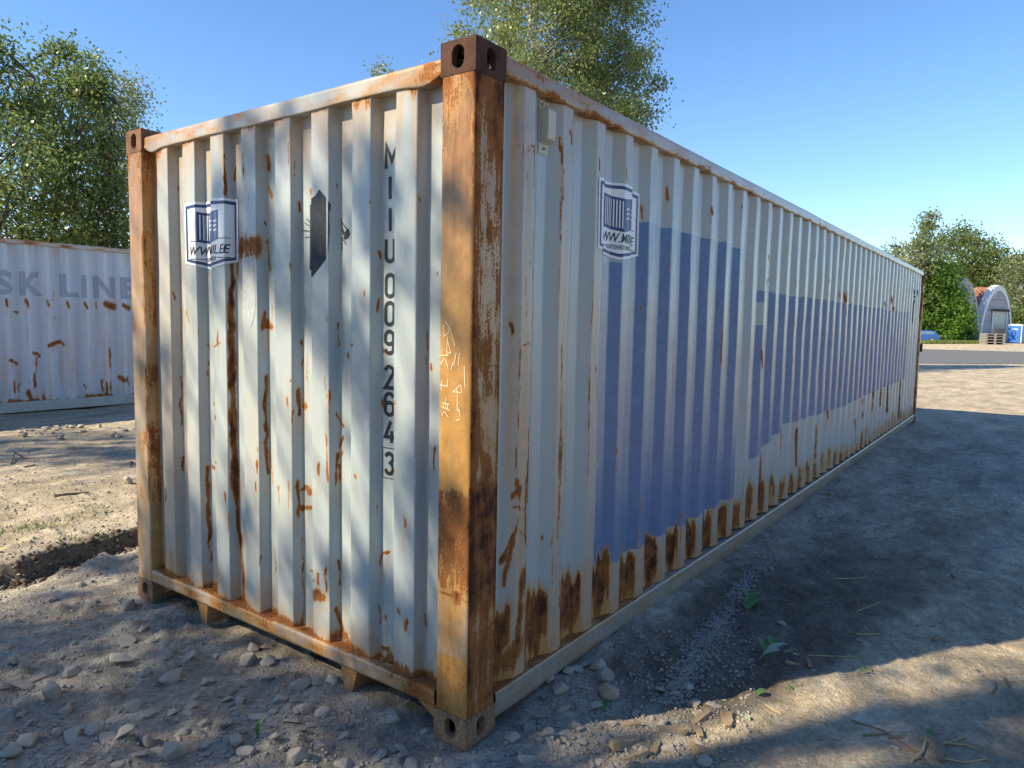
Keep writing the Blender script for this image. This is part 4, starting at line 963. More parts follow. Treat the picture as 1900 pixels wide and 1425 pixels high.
def white_fields(S, Z, K):
    r = capsules(S, Z, wfe, np.zeros(len(S)), wob=0.008)
    r = np.maximum(r, 0.6 * sstep(0.20, 0.15, Z + (fbm(S * 9, Z * 4, 3, 141) - 0.5) * 0.18))
    st = 0.5 * sstep(0.5, 0.68, fbm(S * 22, Z * 1.2, 4, 143)) * sstep(1.9, 0.3, Z) + 0.4 * sstep(2.2, 2.5, Z) * sstep(.5, .7, fbm(S * 20, Z * .6, 3, 145))
    run = capsules(S, Z, [(a, min(b, d) - 0.12, c, max(b, d), r_, am * .5) for a, b, c, d, r_, am in wfe], np.zeros(len(S)))
    return dict(rust=r, stain=np.clip(np.maximum(st, run), 0, 1), blue=np.zeros(len(S)), worn_skylit=(K == 0) * 0.4)
ww.mesh('side_wall', 0.148, 2.52, 0.03, 0.016, M['paint_white'], WL, white_fields, dent=0.02)
def wl_rail_f(X, Y, Z): return dict(rust=np.clip(.36 + 1.1 * (fbm(X * 4, Z * 20, 4, 147) - .5), 0, 1), stain=np.full(len(X), .4), **clean(X))
rail('top_side_rail', [(0.0, 2.515), (0.0, 2.58), (0.06, 2.585), (0.06, 2.515)], 0, 0.175, 12.02, 0.04, wl_rail_f, M['paint_white'], WL)
rail('bottom_side_rail', [(0.0, 0.0), (0.0, 0.15), (0.06, 0.155), (0.06, 0.0)], 0, 0.175, 12.02, 0.1, lambda X, Y, Z: dict(rust=np.zeros(len(X)) + .05, stain=np.full(len(X), .25), **clean(X)), M['rail'], WL)
for xx in (0.0, 12.05):
    for yy in (0.0, W_ - 0.14): MB().box((xx, yy, 0.118), (xx + 0.142, yy + 0.14, 2.473)).build('corner_post', M['cast_left'], WL, bevel=0.008)
    for yy in (-0.005, W_ - 0.157):
        for zz in (0.0, 2.474): MB().box((xx - 0.01, yy, zz), (xx + 0.168, yy + 0.162, zz + 0.117)).build('corner_casting', M['cast_left'], WL, bevel=0.01)
MB().box((0.06, 0.061, 2.55), (12.13, W_ - 0.01, 2.572)).build('roof', M['roofpaint'], WL)
MB().box((0.05, W_ - 0.05, 0.15), (12.14, W_ - 0.015, 2.549)).build('side_wall', M['rail'], WL)
for xx in (0.05, 12.10): MB().box((xx, 0.142, 0.12), (xx + 0.04, W_ - 0.142, 2.47)).build('end_wall', M['rail'], WL)
MB().box((0.18, 0.062, 0.10), (12.0, W_ - 0.06, 0.147)).build('floor', M['under'], WL)
def wl_loc(px): return np.interp(wl_hit(px, 520)[0], ww.p[:, 0], ww.s)
zlo, zhi = wl_hit(120, 551)[1], wl_hit(120, 508)[1]
for ch, x0, x1 in (('S', -14, 24), ('K', 35, 80), ('L', 110, 146), ('I', 150, 160), ('N', 173, 213), ('E', 222, 262)):
    V, Fs = text2d(ch, wl_loc(x1) - wl_loc(x0), zhi - zlo, 0, 0.035)
    o = decal('faded_letter', [(wl_loc(x0) + x, zlo + y) for x, y in V], Fs, ww, 0.003, M['ghost'], WL)

# ------------------------------------------------------------------ trees
def leaf_cloud(centers, sig, n_per, ln, rs_, droop=0.35, wind=(0, 0, 0)):
    n = len(centers) * n_per
    c = np.repeat(centers, n_per, 0) + rs_.normal(size=(n, 3)) * np.repeat(sig, n_per, 0)
    d = rs_.normal(size=(n, 3)); d[:, 2] -= droop * 1.6; d += np.array(wind); d /= np.linalg.norm(d, axis=1, keepdims=True)
    e = np.cross(d, rs_.normal(size=(n, 3))); e /= np.linalg.norm(e, axis=1, keepdims=True)
    l = ln * rs_.uniform(0.6, 1.25, (n, 1)); w = l * 0.34
    nn = np.cross(d, e)
    V = np.stack([c, c + d * l * 0.45 + e * w + nn * l * 0.06, c + d * l, c + d * l * 0.5 - e * w + nn * l * 0.06], 1).reshape(-1, 3)
    return V, np.arange(n * 4).reshape(n, 4)
def tree(name, label, base, height, spread, lo=0.25, stems=1, nclump=120, per=140, leaf=0.09, sig=0.35, leafmat='leaf', bark='bark', seed=1, shape='round', lean=(0, 0), trunk_r=None, droop=0.35, group=None, cat='tree', centers=None, stem_spread=0.35, limb_r=0.03, flat=0.8):
    rs_ = np.random.default_rng(seed); base = np.array(base, float)
    t_ = tag(empty(name, base), label, cat, group)
    tr = trunk_r or height * 0.014
    mb = MB(); stem_pts = []
    for k in range(stems):
        a = 2 * math.pi * k / max(1, stems) + rs_.uniform(0, 1); off = stem_spread * spread * (0 if stems == 1 else 1) * rs_.uniform(0.5, 1.1)
        h = height * rs_.uniform(0.82, 0.97); pts = []; wob = rs_.normal(size=(9, 2)) * height * 0.012
        for i in range(9):
            f = i / 8
            pts.append((math.cos(a) * off * f ** 0.8 + lean[0] * f * f + wob[i, 0] * f, math.sin(a) * off * f ** 0.8 + lean[1] * f * f + wob[i, 1] * f, -0.15 + (h + 0.15) * f))
        mb.tube(pts, [tr / math.sqrt(stems) * (1.25 if i == 0 else 1) * (1 - 0.9 * i / 8) + 0.008 for i in range(9)], 8)
        stem_pts.append(np.array(pts))
    if centers is None:
        cs = []
        while len(cs) < nclump:
            f = rs_.uniform(lo, 1.0); g = (f - lo) / (1 - lo)
            prof = {'round': math.sqrt(max(0.02, 1 - (2 * g - 0.85) ** 2 / 1.35)), 'tall': (0.55 + 0.45 * math.sin(math.pi * min(1, g * 1.15 + 0.1))) * (1 - g ** 5), 'birch': (1 - g) ** 0.55 * (0.35 + 0.65 * min(1, g * 4 + .3)), 'bush': math.sqrt(max(0.03, 1 - g * g))}[shape]
            rr_ = spread * prof * rs_.uniform(0, 1) ** 0.45 * (0.8 + 0.35 * rs_.random()); an = rs_.uniform(0, 2 * math.pi)
            cs.append((rr_ * math.cos(an) + lean[0] * f * f, rr_ * math.sin(an) + lean[1] * f * f, f * height))
        centers = np.array(cs)
    else: centers = np.asarray(centers) - base
    for c in centers:                                           # a limb to every clump
        sp = stem_pts[rs_.integers(len(stem_pts))] if stems > 1 else stem_pts[0]
        zb = max(0.12 * height, c[2] - 0.55 * math.hypot(c[0], c[1]) - 0.3)
        i = int(np.argmin(np.abs(sp[:, 2] - zb))); p = sp[i]
        q = p * 0.45 + c * 0.55 + np.array([0, 0, 0.10 * np.linalg.norm(c - p)])
        r_ = min(limb_r, tr * 0.35) * (0.5 + 0.7 * rs_.random())
        mb.tube([tuple(p), tuple(q), tuple(c)], [r_, r_ * 0.6, r_ * 0.2], 4, cap=False)
    mb.build('trunk', M[bark], t_, smooth=True)
    sg = np.full((len(centers), 3), sig) * rs_.uniform(0.6, 1.3, (len(centers), 1)) * np.array([1, 1, flat])
    V, Q = leaf_cloud(centers, sg, per, leaf, rs_, droop, (0.35, -0.15, 0))
    quadmesh('crown', V, Q, M[leafmat], t_)
    return t_
def polar(px, dist):
    v = ray(px, 600); v = v[:2] / np.linalg.norm(v[:2]); return (CAM[0] + v[0] * dist, CAM[1] + v[1] * dist)
def gh(px, py, dist):            # height of a pixel at a horizontal distance
    v = ray(px, py); return CAM[2] + v[2] / math.hypot(v[0], v[1]) * dist

gl = 'leafy trees behind the white container'
p = polar(-60, 22.5); tree('willow_tree', 'bushy green tree at the left edge behind the white container', (*p, 0.1), gh(20, 90, 23), 3.0, 0.30, 5, 120, 130, 0.105, 0.34, seed=31, shape='tall', group=gl, lean=(0.5, -0.1))
p = polar(75, 24); tree('willow_tree', 'tallest bushy green tree behind the white container', (*p, 0.1), gh(75, 78, 24), 2.3, 0.30, 5, 115, 135, 0.105, 0.32, seed=33, shape='tall', group=gl, lean=(0.7, -0.2))
p = polar(150, 23); tree('willow_tree', 'green many-stemmed tree right of the tallest one behind the white container', (*p, 0.1), gh(160, 112, 23), 1.9, 0.28, 4, 95, 125, 0.10, 0.30, seed=35, shape='tall', group=gl, lean=(0.5, -0.1))
p = polar(212, 23.5); tree('willow_tree', 'low green tree touching the left post of the grey container', (*p, 0.1), gh(210, 250, 23.5), 1.1, 0.18, 3, 50, 110, 0.10, 0.28, seed=36, shape='tall', group=gl)
p = polar(190, 31); tree('aspen_tree', 'paler wispy tree leaning right behind the green trees on the left', (*p, 0.1), gh(220, 140, 31), 1.9, 0.15, 2, 110, 90, 0.11, 0.33, 'leaf_pale', 'bark_birch', seed=37, shape='tall', group=gl, lean=(1.0, -0.6))
p = polar(940, 24); tree('birch_tree', 'tall birch rising behind the middle of the grey container', (*p, 0.05), 17.5, 2.9, 0.22, 2, 300, 260, 0.105, 0.34, 'leaf_birch', 'bark_birch', seed=38, shape='tall', droop=0.6, lean=(1.1, -0.8), stem_spread=0.45)
p = polar(1090, 25.5); tree('birch_tree', 'birch right of the tall one, leaning out over the grey container', (*p, 0.05), 17.0, 2.2, 0.2, 2, 230, 260, 0.105, 0.32, 'leaf_birch', 'bark_birch', seed=39, shape='tall', droop=0.6, lean=(0.3, -0.2))
p = polar(704, 26); tree('young_birch_tree', 'tip of a young birch just above the end of the grey container', (*p, 0.05), gh(706, 108, 26), 0.75, 0.35, 1, 30, 90, 0.09, 0.2, 'leaf_birch', 'bark_birch', seed=40, shape='birch')

# trees outside the view on the left whose crowns dapple the end wall and the ground
def shade_density(gx_, gy_):
    d = 0.435
    if gx_ < 0.05: d = 0.58 if gy_ < 2.55 else 0.32
    if gy_ > 3.2: d = 0.10
    edge = gy_ + 0.663 * gx_
    if gx_ > 0.1 and edge < 0: d = 0.0 if edge > -0.30 else 0.62
    return d
cl = []; rsd = np.random.default_rng(5)
for _ in range(2600):
    gx_, gy_ = rsd.uniform(-3.6, 3.6), rsd.uniform(-3.4, 4.2)
    if float(fbm(np.array([gx_ * 1.75]), np.array([gy_ * 1.75 + 40]), 3, 201)[0]) * 0.75 + 0.125 + rsd.normal() * 0.03 < shade_density(gx_, gy_):
        cl.append(np.array([gx_, gy_, 0]) + SUN * rsd.uniform(11.5, 17.0))
cl = np.array(cl); order = rsd.permutation(len(cl))[:520]; cl = cl[order]
side_ = (cl[:, 1] - 0.8 * cl[:, 0]) > np.median(cl[:, 1] - 0.8 * cl[:, 0])
for k, (sel, bx) in enumerate(((side_, (-9.6, 8.6)), (~side_, (-8.2, 5.0)))):
    tree('shade_tree', ('broad leafy tree left of the picture shading the container end', 'leafy tree nearer the viewer shading the stony ground')[k], (*bx, 0.05), 12.0, 3, stems=1, per=22, leaf=0.14, sig=0.10, leafmat='leaf', seed=50 + k, centers=cl[sel], trunk_r=0.14, group='shade trees left of the view', flat=1.0, limb_r=0.02)
for k, (tx, ty, lb) in enumerate(((3.0, -24.0, 'nearest leafy tree of the row right of the picture'), (10.0, -26.0, 'middle leafy tree of the row right of the picture'), (17.5, -25.0, 'farthest leafy tree of the row right of the picture'), (-15.0, -7.5, 'leafy tree behind the viewer on the left'), (-17.0, -1.5, 'broad leafy tree facing the container end'), (-18.5, 5.0, 'leafy tree farther left facing the container end'), (-9.5, -11.5, 'leafy tree straight behind the viewer'))):
    tree('added_dimming_tree', lb, (tx, ty, 0), 9.5 + k % 3, 3.4, 0.12, 2, 120, 60, 0.26, 0.6, 'leaf_lime', seed=90 + k, shape='round', group='tree row outside the view')  # unseen trees added to cut the sky light reaching the container walls
for k, (bx, hh_) in enumerate((((-8.6, 13.5), 13), ((-9.4, 14.6), 14))):
    tree('slim_tree', ('slim tree casting a thin stripe of shade by the rubble row', 'second slim tree casting a stripe of shade by the rubble row')[k], (*bx, 0.1), hh_, 1.6, 0.72, 2, 40, 60, 0.13, 0.35, seed=60 + k, shape='round', group='shade trees left of the view', trunk_r=0.16)

# ------------------------------------------------------------------ far side of the yard
M['asphalt'] = plain('asphalt', (0.115, 0.115, 0.115), 0.9, var=0.2, scale=1.2, bump=0.2)
a0, a1 = gnd(1712, 675)[0], gnd(1900, 676)[0]; b0, b1 = gnd(1712, 648)[0], gnd(1900, 653)[0]
def ext(p, q, k): return p + (q - p) * k
rd = [ext(a0, a1, -6), ext(a0, a1, 4), ext(b0, b1, 4), ext(b0, b1, -6)]
N_ = 24; V = []; 
for i in range(N_ + 1):
    f_ = i / N_; lo_ = rd[0] + (rd[1] - rd[0]) * f_; hi_ = rd[3] + (rd[2] - rd[3]) * f_
    j_ = (fbm(np.array([f_ * 30.0]), np.array([1.0]), 3, 7)[0] - 0.5) * 1.6
    V += [(lo_[0] + j_, lo_[1], 0.014), (hi_[0] - j_, hi_[1], 0.014)]
road = pydata('road', V, [(2 * i, 2 * i + 2, 2 * i + 3, 2 * i + 1) for i in range(N_)], M['asphalt']); tag(road, kind='structure')
M['kerb'] = plain('pale_kerb', (0.36, 0.34, 0.30), 0.9)

def hangar_materials():
    t = NT('rusty_sheet_roof'); n = t.noise(0.7, 4); s_ = t.noise(1, 4, .6, t.vec((3, 3, .5)))
    t.set(t.mix(t.lin(n, .3, .7), (0.22, 0.085, 0.05), (0.34, 0.16, 0.10)), 0.85); M['rust_roof'] = t.m
hangar_materials()
M['white_sheet'] = plain('white_painted_sheet', (0.62, 0.64, 0.65), 0.6, var=0.1, scale=1)
M['grey_sheet'] = plain('grey_weathered_sheet', (0.30, 0.33, 0.36), 0.7, var=0.25, scale=0.8)
M['grey_sheet2'] = plain('grey_weathered_sheet_lighter', (0.35, 0.38, 0.41), 0.7, var=0.25, scale=0.9)
M['board'] = plain('beige_boards', (0.42, 0.33, 0.22), 0.8, var=0.2, scale=2)
M['dkwood'] = plain('grey_pallet_wood', (0.22, 0.20, 0.18), 0.85, var=0.3, scale=3)
M['glassy'] = plain('dusty_door_panel', (0.33, 0.36, 0.34), 0.35, var=0.3, scale=1.5)
def hangar(label, c, nrm, half, hgt_, length, door):
    """c: middle of the front at ground; nrm: outward normal of the front"""
    t_ = tag(empty('arched_hangar', (c[0], c[1], 0.0), math.atan2(nrm[1], nrm[0])), label, 'hangar', 'arched hangars across the road')
    # local: +x outward, y across, z up
    prof = [(half * math.copysign(abs(math.cos(a)) ** 1.12, math.cos(a)), hgt_ * math.sin(a) ** 1.0) for a in np.linspace(0, math.pi, 25)]
    def strip(name, sc, x0, x1, i0, i1, mat, th=0.12):
        mb = MB()
        for i in range(i0, i1):
            (u0, v0), (u1, v1) = prof[i], prof[i + 1]
            mb.add([(x0, u0 * sc, v0 * sc), (x1, u0 * sc, v0 * sc), (x1, u1 * sc, v1 * sc), (x0, u1 * sc, v1 * sc)], [(0, 1, 2, 3)])
        return mb.build(name, mat, t_, smooth=True)
    nseg = 10
    for k in range(nseg):
        strip('roof_sheet', 1.0 + 0.004 * (k % 2), -length * (k + 1) / nseg, -length * k / nseg - 0.25 * (k == 0), 0, 24, M['white_sheet'] if (door and k == 3) else M['rust_roof'])
    rim = MB(); n = len(prof)
    for i in range(n - 1):
        (u0, v0), (u1, v1) = prof[i], prof[i + 1]
        for x0, x1, s0, s1 in ((0.0, 0.0, 0.93, 1.03), (-0.9, 0.0, 1.03, 1.03)):
            rim.add([(x0, u0 * s0, v0 * s0), (x1, u0 * s1, v0 * s1), (x1, u1 * s1, v1 * s1), (x0, u1 * s0, v1 * s0)], [(0, 1, 2, 3)])
    rim.build('front_arch', M['white_sheet'] if door else M['grey_sheet2'], t_)
    # front wall in sheet panels, each a part
    rows = 5; cols_ = 4
    def inside(u):  # arch height at |u|
        return float(np.interp(abs(u), [p[0] for p in prof[:13]][::-1], [p[1] for p in prof[:13]][::-1])) * 0.985
    for i in range(cols_):
        u0, u1 = -half * .97 + 2 * half * .97 * i / cols_, -half * .97 + 2 * half * .97 * (i + 1) / cols_
        for j in range(rows):
            z0, z1 = hgt_ * .97 * j / rows, hgt_ * .97 * (j + 1) / rows - 0.04
            us = np.linspace(u0 + 0.02, u1 - 0.02, 6); top = [min(z1, inside(u)) for u in us]
            if max(top) <= z0 + 0.05: continue
            poly = [(us[0], z0), (us[-1], z0)] + [(u, max(z0 + 0.01, tz)) for u, tz in zip(us[::-1], top[::-1])]
            MB().prism(poly, lambda u, v, d: (d, u, v), -0.12 - 0.02 * ((i + j) % 2), -0.06 - 0.02 * ((i + j) % 2)).build('front_panel', M['grey_sheet'] if (i * 3 + j * 5) % 4 else M['grey_sheet2'], t_)
    if door:
        MB().box((-0.05, -1.0, 0.0), (0.02, 1.9, hgt_ * .56)).build('door_panel', M['glassy'], t_)
        MB().box((0.02, -1.0, 0.0), (0.06, 1.9, hgt_ * .26)).build('door_board', M['board'], t_)
        for a, b in (((-1.2, 0.0), (-1.0, hgt_ * .56)), ((1.9, 0.0), (2.05, hgt_ * .56))): MB().box((0.0, a[0], a[1]), (0.10, b[0], b[1])).build('door_post', M['white_sheet'], t_)
        MB().box((0.0, -1.4, hgt_ * .56), (0.25, 2.2, hgt_ * .60)).build('door_lintel', M['under'], t_)
    return t_
hn = np.array([-0.47, -0.88]); hn /= np.linalg.norm(hn)
c2 = gnd(1847, 636)[0]; H2 = 9.0
hangar('arched hangar with tall pale door beside the blue toilet cabin', c2, hn, 3.4, gh(1855, 532, np.linalg.norm(c2[:2] - CAM[:2])), 18, True)
c1 = c2[:2] + np.array([-0.88, 0.47]) * 7.3
hangar('grey arched hangar half hidden by green bushes', c1, hn, 3.6, gh(1805, 519, np.linalg.norm(c1 - CAM[:2])), 18, False)
# pallets
pc = gnd(1840, 639)[0]
for k in range(4):
    pl = tag(empty('wooden_pallet', (pc[0], pc[1], 0.02 + 0.32 * k), 0.4), ('bottom', 'second lowest', 'second highest', 'topmost')[k] + ' grey wooden pallet of the stack before the hangar door', 'pallet', 'pallets stacked before the hangar door')
    for j in range(5): MB().box((-0.9 + j * .38, -1.0, 0.20), (-0.62 + j * .38, 1.0, 0.28)).build('board', M['dkwood'], pl)
    for j in range(3): MB().box((-0.9, -1.0 + j * 0.9, 0.0), (0.9, -0.8 + j * 0.9, 0.20)).build('bearer', M['dkwood'], pl)
# blue toilet cabin
M['cabin_blue'] = plain('blue_plastic', (0.03, 0.14, 0.50), 0.45, var=0.1, scale=2)
M['cabin_lt'] = plain('pale_blue_plastic', (0.50, 0.62, 0.74), 0.5)
tc_ = gnd(1885, 637)[0]
cb = tag(empty('toilet_cabin', (tc_[0], tc_[1], 0.0), -0.25), 'blue portable toilet cabin beside the arched hangar', 'toilet')
MB().box((-0.75, -0.75, 0.08), (0.75, 0.75, 2.25)).build('cabin_wall', M['cabin_blue'], cb, bevel=0.04)
MB().box((-0.80, -0.80, 2.25), (0.80, 0.80, 2.38)).box((-0.65, -0.65, 2.38), (0.65, 0.65, 2.50)).build('roof', M['cabin_lt'], cb)
MB().box((-0.80, -0.55, 0.12), (-0.75, 0.50, 2.15)).build('door', M['cabin_blue'], cb)
MB().box((-0.78, -0.78, 0.08), (-0.70, -0.68, 2.24)).build('corner_strip', M['cabin_lt'], cb)
MB().box((-0.83, -0.35, 1.75), (-0.79, 0.30, 1.90)).build('door_vent', M['cabin_lt'], cb)
MB().box((-0.85, -0.85, 0.0), (0.85, 0.85, 0.08)).build('skid', M['under'], cb)
# red container beyond the cabin
M['red_paint'] = plain('faded_red_paint', (0.36, 0.075, 0.05), 0.7, var=0.25, scale=1.5)
rc_ = gnd(1905, 634)[0]
rb = tag(empty('shipping_container', (rc_[0] + 8, rc_[1] - 1, 0.0), 1.75), 'faded red shipping container at the far right edge behind the toilet cabin', 'container')
rwall = side_profile(x_end=5.9, first=0.3, x_start=0.1)
rwall.mesh('side_wall', 0.15, 2.5, 0.5, 2, M['red_paint'], rb, lambda S, Z, K: {})
MB().box((0.0, 0.06, 0.15), (6.0, 2.4, 2.45)).build('body', M['red_paint'], rb)
MB().box((0.0, 0.0, 2.5), (6.0, 2.44, 2.6)).build('roof', M['red_paint'], rb)
MB().box((0.0, 0.0, 0.0), (6.0, 2.44, 0.15)).build('bottom_rail', M['under'], rb)
# blue car
M['car_blue'] = plain('blue_car_paint', (0.03, 0.10, 0.32), 0.25, 0.3, var=0.08); M['car_glass'] = plain('car_glass', (0.10, 0.16, 0.22), 0.1, var=0.1)
M['tyre'] = plain('tyre', (0.02, 0.02, 0.02), 0.9); M['tail'] = plain('tail_light_red', (0.45, 0.03, 0.03), 0.3); M['rim'] = plain('wheel_rim', (0.45, 0.46, 0.48), 0.35, 0.7)
cc = gnd(1706, 635)[0]
car = tag(empty('parked_car', (cc[0], cc[1], 0.0), math.pi / 2 + 0.15), 'blue hatchback parked by the green bushes beyond the road', 'car')
# local +x = forward (towards the left of the photo), rear at -2
body = [(-2.05, 0.32), (-2.1, 0.55), (-2.08, 0.86), (-1.95, 0.95), (-1.2, 1.0), (0.85, 0.98), (1.75, 0.84), (2.08, 0.68), (2.12, 0.42), (2.0, 0.28), (-1.9, 0.26)]
MB().prism(body, lambda u, v, d: (u, d, v), -0.84, 0.84).build('body', M['car_blue'], car, bevel=0.06)
roof_ = [(-1.85, 0.96), (-1.45, 1.38), (-1.1, 1.46), (0.0, 1.47), (0.35, 1.40), (1.05, 0.97)]
MB().prism(roof_, lambda u, v, d: (u, d * (1 - 0.18 * (v - 0.95)), v), -0.76, 0.76).build('cabin', M['car_blue'], car, bevel=0.04)
for s_ in (-1, 1):
    MB().prism([(-1.55, 1.02), (-1.28, 1.34), (-0.45, 1.37), (-0.45, 1.02)], lambda u, v, d: (u, d * (1 - 0.18 * (v - 0.95)), v), s_ * 0.755, s_ * 0.775).build('side_window', M['car_glass'], car)
    MB().prism([(-0.38, 1.02), (-0.38, 1.37), (0.22, 1.34), (0.80, 1.02)], lambda u, v, d: (u, d * (1 - 0.18 * (v - 0.95)), v), s_ * 0.755, s_ * 0.775).build('side_window', M['car_glass'], car)
    MB().box((-2.11, s_ * 0.52 - 0.13, 0.66), (-2.0, s_ * 0.70 + 0.13, 0.90)).build('tail_light', M['tail'], car)
    for x in (-1.3, 1.35):
        w_ = MB().tube([(x, s_ * 0.70, 0.31), (x, s_ * 0.87, 0.31)], 0.31, 18).build('wheel', M['tyre'], car)
        MB().tube([(x, s_ * 0.865, 0.31), (x, s_ * 0.885, 0.31)], 0.19, 14).build('rim', M['rim'], w_)
MB().prism([(-1.80, 1.02), (-1.76, 1.02), (-1.42, 1.36), (-1.50, 1.36)], lambda u, v, d: (u - 0.05, d, v), -0.62, 0.62).build('rear_window', M['car_glass'], car)
MB().box((-2.16, -0.80, 0.34), (-2.02, 0.80, 0.56)).build('bumper', M['under'], car, bevel=0.03)

gf = 'trees and bushes across the road'
def far(name, label, px, dist, top, spread, lo, seed, mat, shape='round', ncl=90, per=60, leaf=0.42, sig=0.9, bark='bark', cat='tree', lean=(0, 0), stems=1, base_px=None):
    p = polar(px, dist); h_ = gh(px, top, dist)
    return tree(name, label, (*p, 0.0), h_, spread, lo, stems, ncl, per, leaf, sig, mat, bark, seed=seed, shape=shape, group=gf, cat=cat, lean=lean, flat=0.75, limb_r=0.08)
far('birch_tree', 'thin tall wind-blown birch above the far end of the grey container', 1688, 105, 392, 2.6, 0.15, 71, 'leaf_pale', 'birch', 110, 46, 0.36, 0.55, 'bark_birch', lean=(0, -1.6))
far('birch_tree', 'low wispy birch left of the thin tall one across the road', 1655, 108, 452, 2.4, 0.2, 72, 'leaf_pale', 'round', 60, 50, 0.36, 0.6, 'bark_birch')
far('lime_tree', 'big broad green tree behind the arched hangars', 1772, 150, 428, 8.0, 0.2, 73, 'leaf_lime', 'round', 260, 60, 0.42, 1.0)
far('lime_tree', 'green tree directly above the hangar with the pale door', 1832, 146, 462, 5.0, 0.2, 74, 'leaf_lime', 'round', 150, 60, 0.42, 0.9)
far('birch_tree', 'drooping pale birch at the right edge beyond the hangars', 1893, 138, 478, 4.2, 0.12, 75, 'leaf_pale', 'round', 170, 60, 0.40, 0.8, 'bark_birch')
far('maple_tree', 'dense bright green maple left of the hangars', 1733, 106.5, 490, 3.1, 0.14, 76, 'leaf_maple', 'round', 200, 60, 0.36, 0.65, stems=3)
far('maple_bush', 'round bright green bush in front of the hidden hangar', 1768, 106, 556, 2.7, 0.0, 77, 'leaf_maple', 'bush', 190, 60, 0.32, 0.45, cat='bush', stems=4)
far('maple_bush', 'low green bush beside the parked blue car', 1747, 107, 580, 1.6, 0.0, 78, 'leaf_maple', 'bush', 130, 60, 0.32, 0.45, cat='bush', stems=3)
far('lime_tree', 'dark tree filling the gap beyond the far end of the grey container', 1715, 140, 505, 5.5, 0.05, 79, 'leaf_lime', 'round', 150, 60, 0.42, 0.9)
far('hazel_bush', 'pale green bush behind the toilet cabin', 1880, 127, 580, 3.0, 0.0, 80, 'leaf_lime', 'bush', 110, 60, 0.36, 0.6, cat='bush', stems=3)
cs_ = []; rw_ = np.random.default_rng(88)
for k in range(420):
    px_ = rw_.uniform(1500, 2100); d_ = rw_.uniform(170, 200); q_ = polar(px_, d_); cs_.append((q_[0], q_[1], rw_.uniform(0.5, 1) ** 0.7 * 9 * (0.7 + 0.5 * float(vnoise(np.array(px_ / 35), np.array(1.0))))))
V, Q = leaf_cloud(np.array(cs_), np.full((420, 3), 1.5), 40, 0.7, rw_)
tag(quadmesh('distant_woodland', V, Q, M['leaf_lime']), 'distant belt of green woodland beyond the hangars', 'woodland', kind='stuff')
# strip of grass under the bushes
M['grass'] = leaf_material('grass_blades', (0.07, 0.11, 0.02), (0.20, 0.24, 0.06), 0.3, 0.6)
rg = np.random.default_rng(9); n = 9000
u = rg.random(n); v = rg.random(n)
g0, g1 = gnd(1712, 637.5)[0], gnd(1830, 637.5)[0]
bx_ = g0[0] + (g1[0] - g0[0]) * u + v * 9 - 3; by_ = g0[1] + (g1[1] - g0[1]) * u
hgt_ = rg.uniform(0.1, 0.45, n); an = rg.uniform(0, 6.28, n); w_ = 0.05
V = np.stack([np.stack([bx_ - np.cos(an) * w_, by_ - np.sin(an) * w_, np.zeros(n)], -1), np.stack([bx_ + np.cos(an) * w_, by_ + np.sin(an) * w_, np.zeros(n)], -1), np.stack([bx_ + rg.normal(0, .1, n), by_ + rg.normal(0, .1, n), hgt_], -1)], 1).reshape(-1, 3)
tag(quadmesh('grass', V, np.arange(3 * n).reshape(n, 3), M['grass']), 'strip of rough green grass under the far bushes', 'grass', kind='stuff')

# ------------------------------------------------------------------ stones, gravel, wood and leaves on the ground
def stone_mesh(seed, flat=0.5, npt=16):
    r_ = random.Random(seed); bm = bmesh.new()
    ax = (1.0, r_.uniform(0.6, 0.95), flat * r_.uniform(0.7, 1.2))
    for _ in range(npt):
        v = Vector((r_.gauss(0, 1), r_.gauss(0, 1), r_.gauss(0, 1))).normalized() * r_.uniform(0.82, 1.0)
        bm.verts.new((v.x * ax[0] * .5, v.y * ax[1] * .5, v.z * ax[2] * .5))
    bmesh.ops.convex_hull(bm, input=bm.verts)
    for v in [v for v in bm.verts if not v.link_faces]: bm.verts.remove(v)
    bmesh.ops.bevel(bm, geom=list(bm.edges), offset=0.03, segments=1, affect='EDGES', clamp_overlap=True)
    me = bpy.data.meshes.new('stone'); bm.to_mesh(me); bm.free(); me.materials.append(M['stone']); return me
SM = [stone_mesh(300 + i, (0.28, 0.4, 0.55, 0.75)[i % 4], 12 + 3 * (i % 4)) for i in range(14)]
rst = random.Random(21)
def put_stone(x, y, size, label, group, mesh=None, sink=0.27):
    me = mesh or rst.choice(SM)
    o = link('stone', me); zt = float(ground_z(np.array(x), np.array(y)))
    hh_ = (max(v.co.z for v in me.vertices) - min(v.co.z for v in me.vertices)) * size
    o.location = (x, y, zt + hh_ * (0.5 - sink)); o.scale = (size * rst.uniform(.85, 1.15), size * rst.uniform(.85, 1.15), size)
    o.rotation_euler = (rst.gauss(0, .14), rst.gauss(0, .14), rst.uniform(0, 6.28))
    return tag(o, label, 'stone', group)
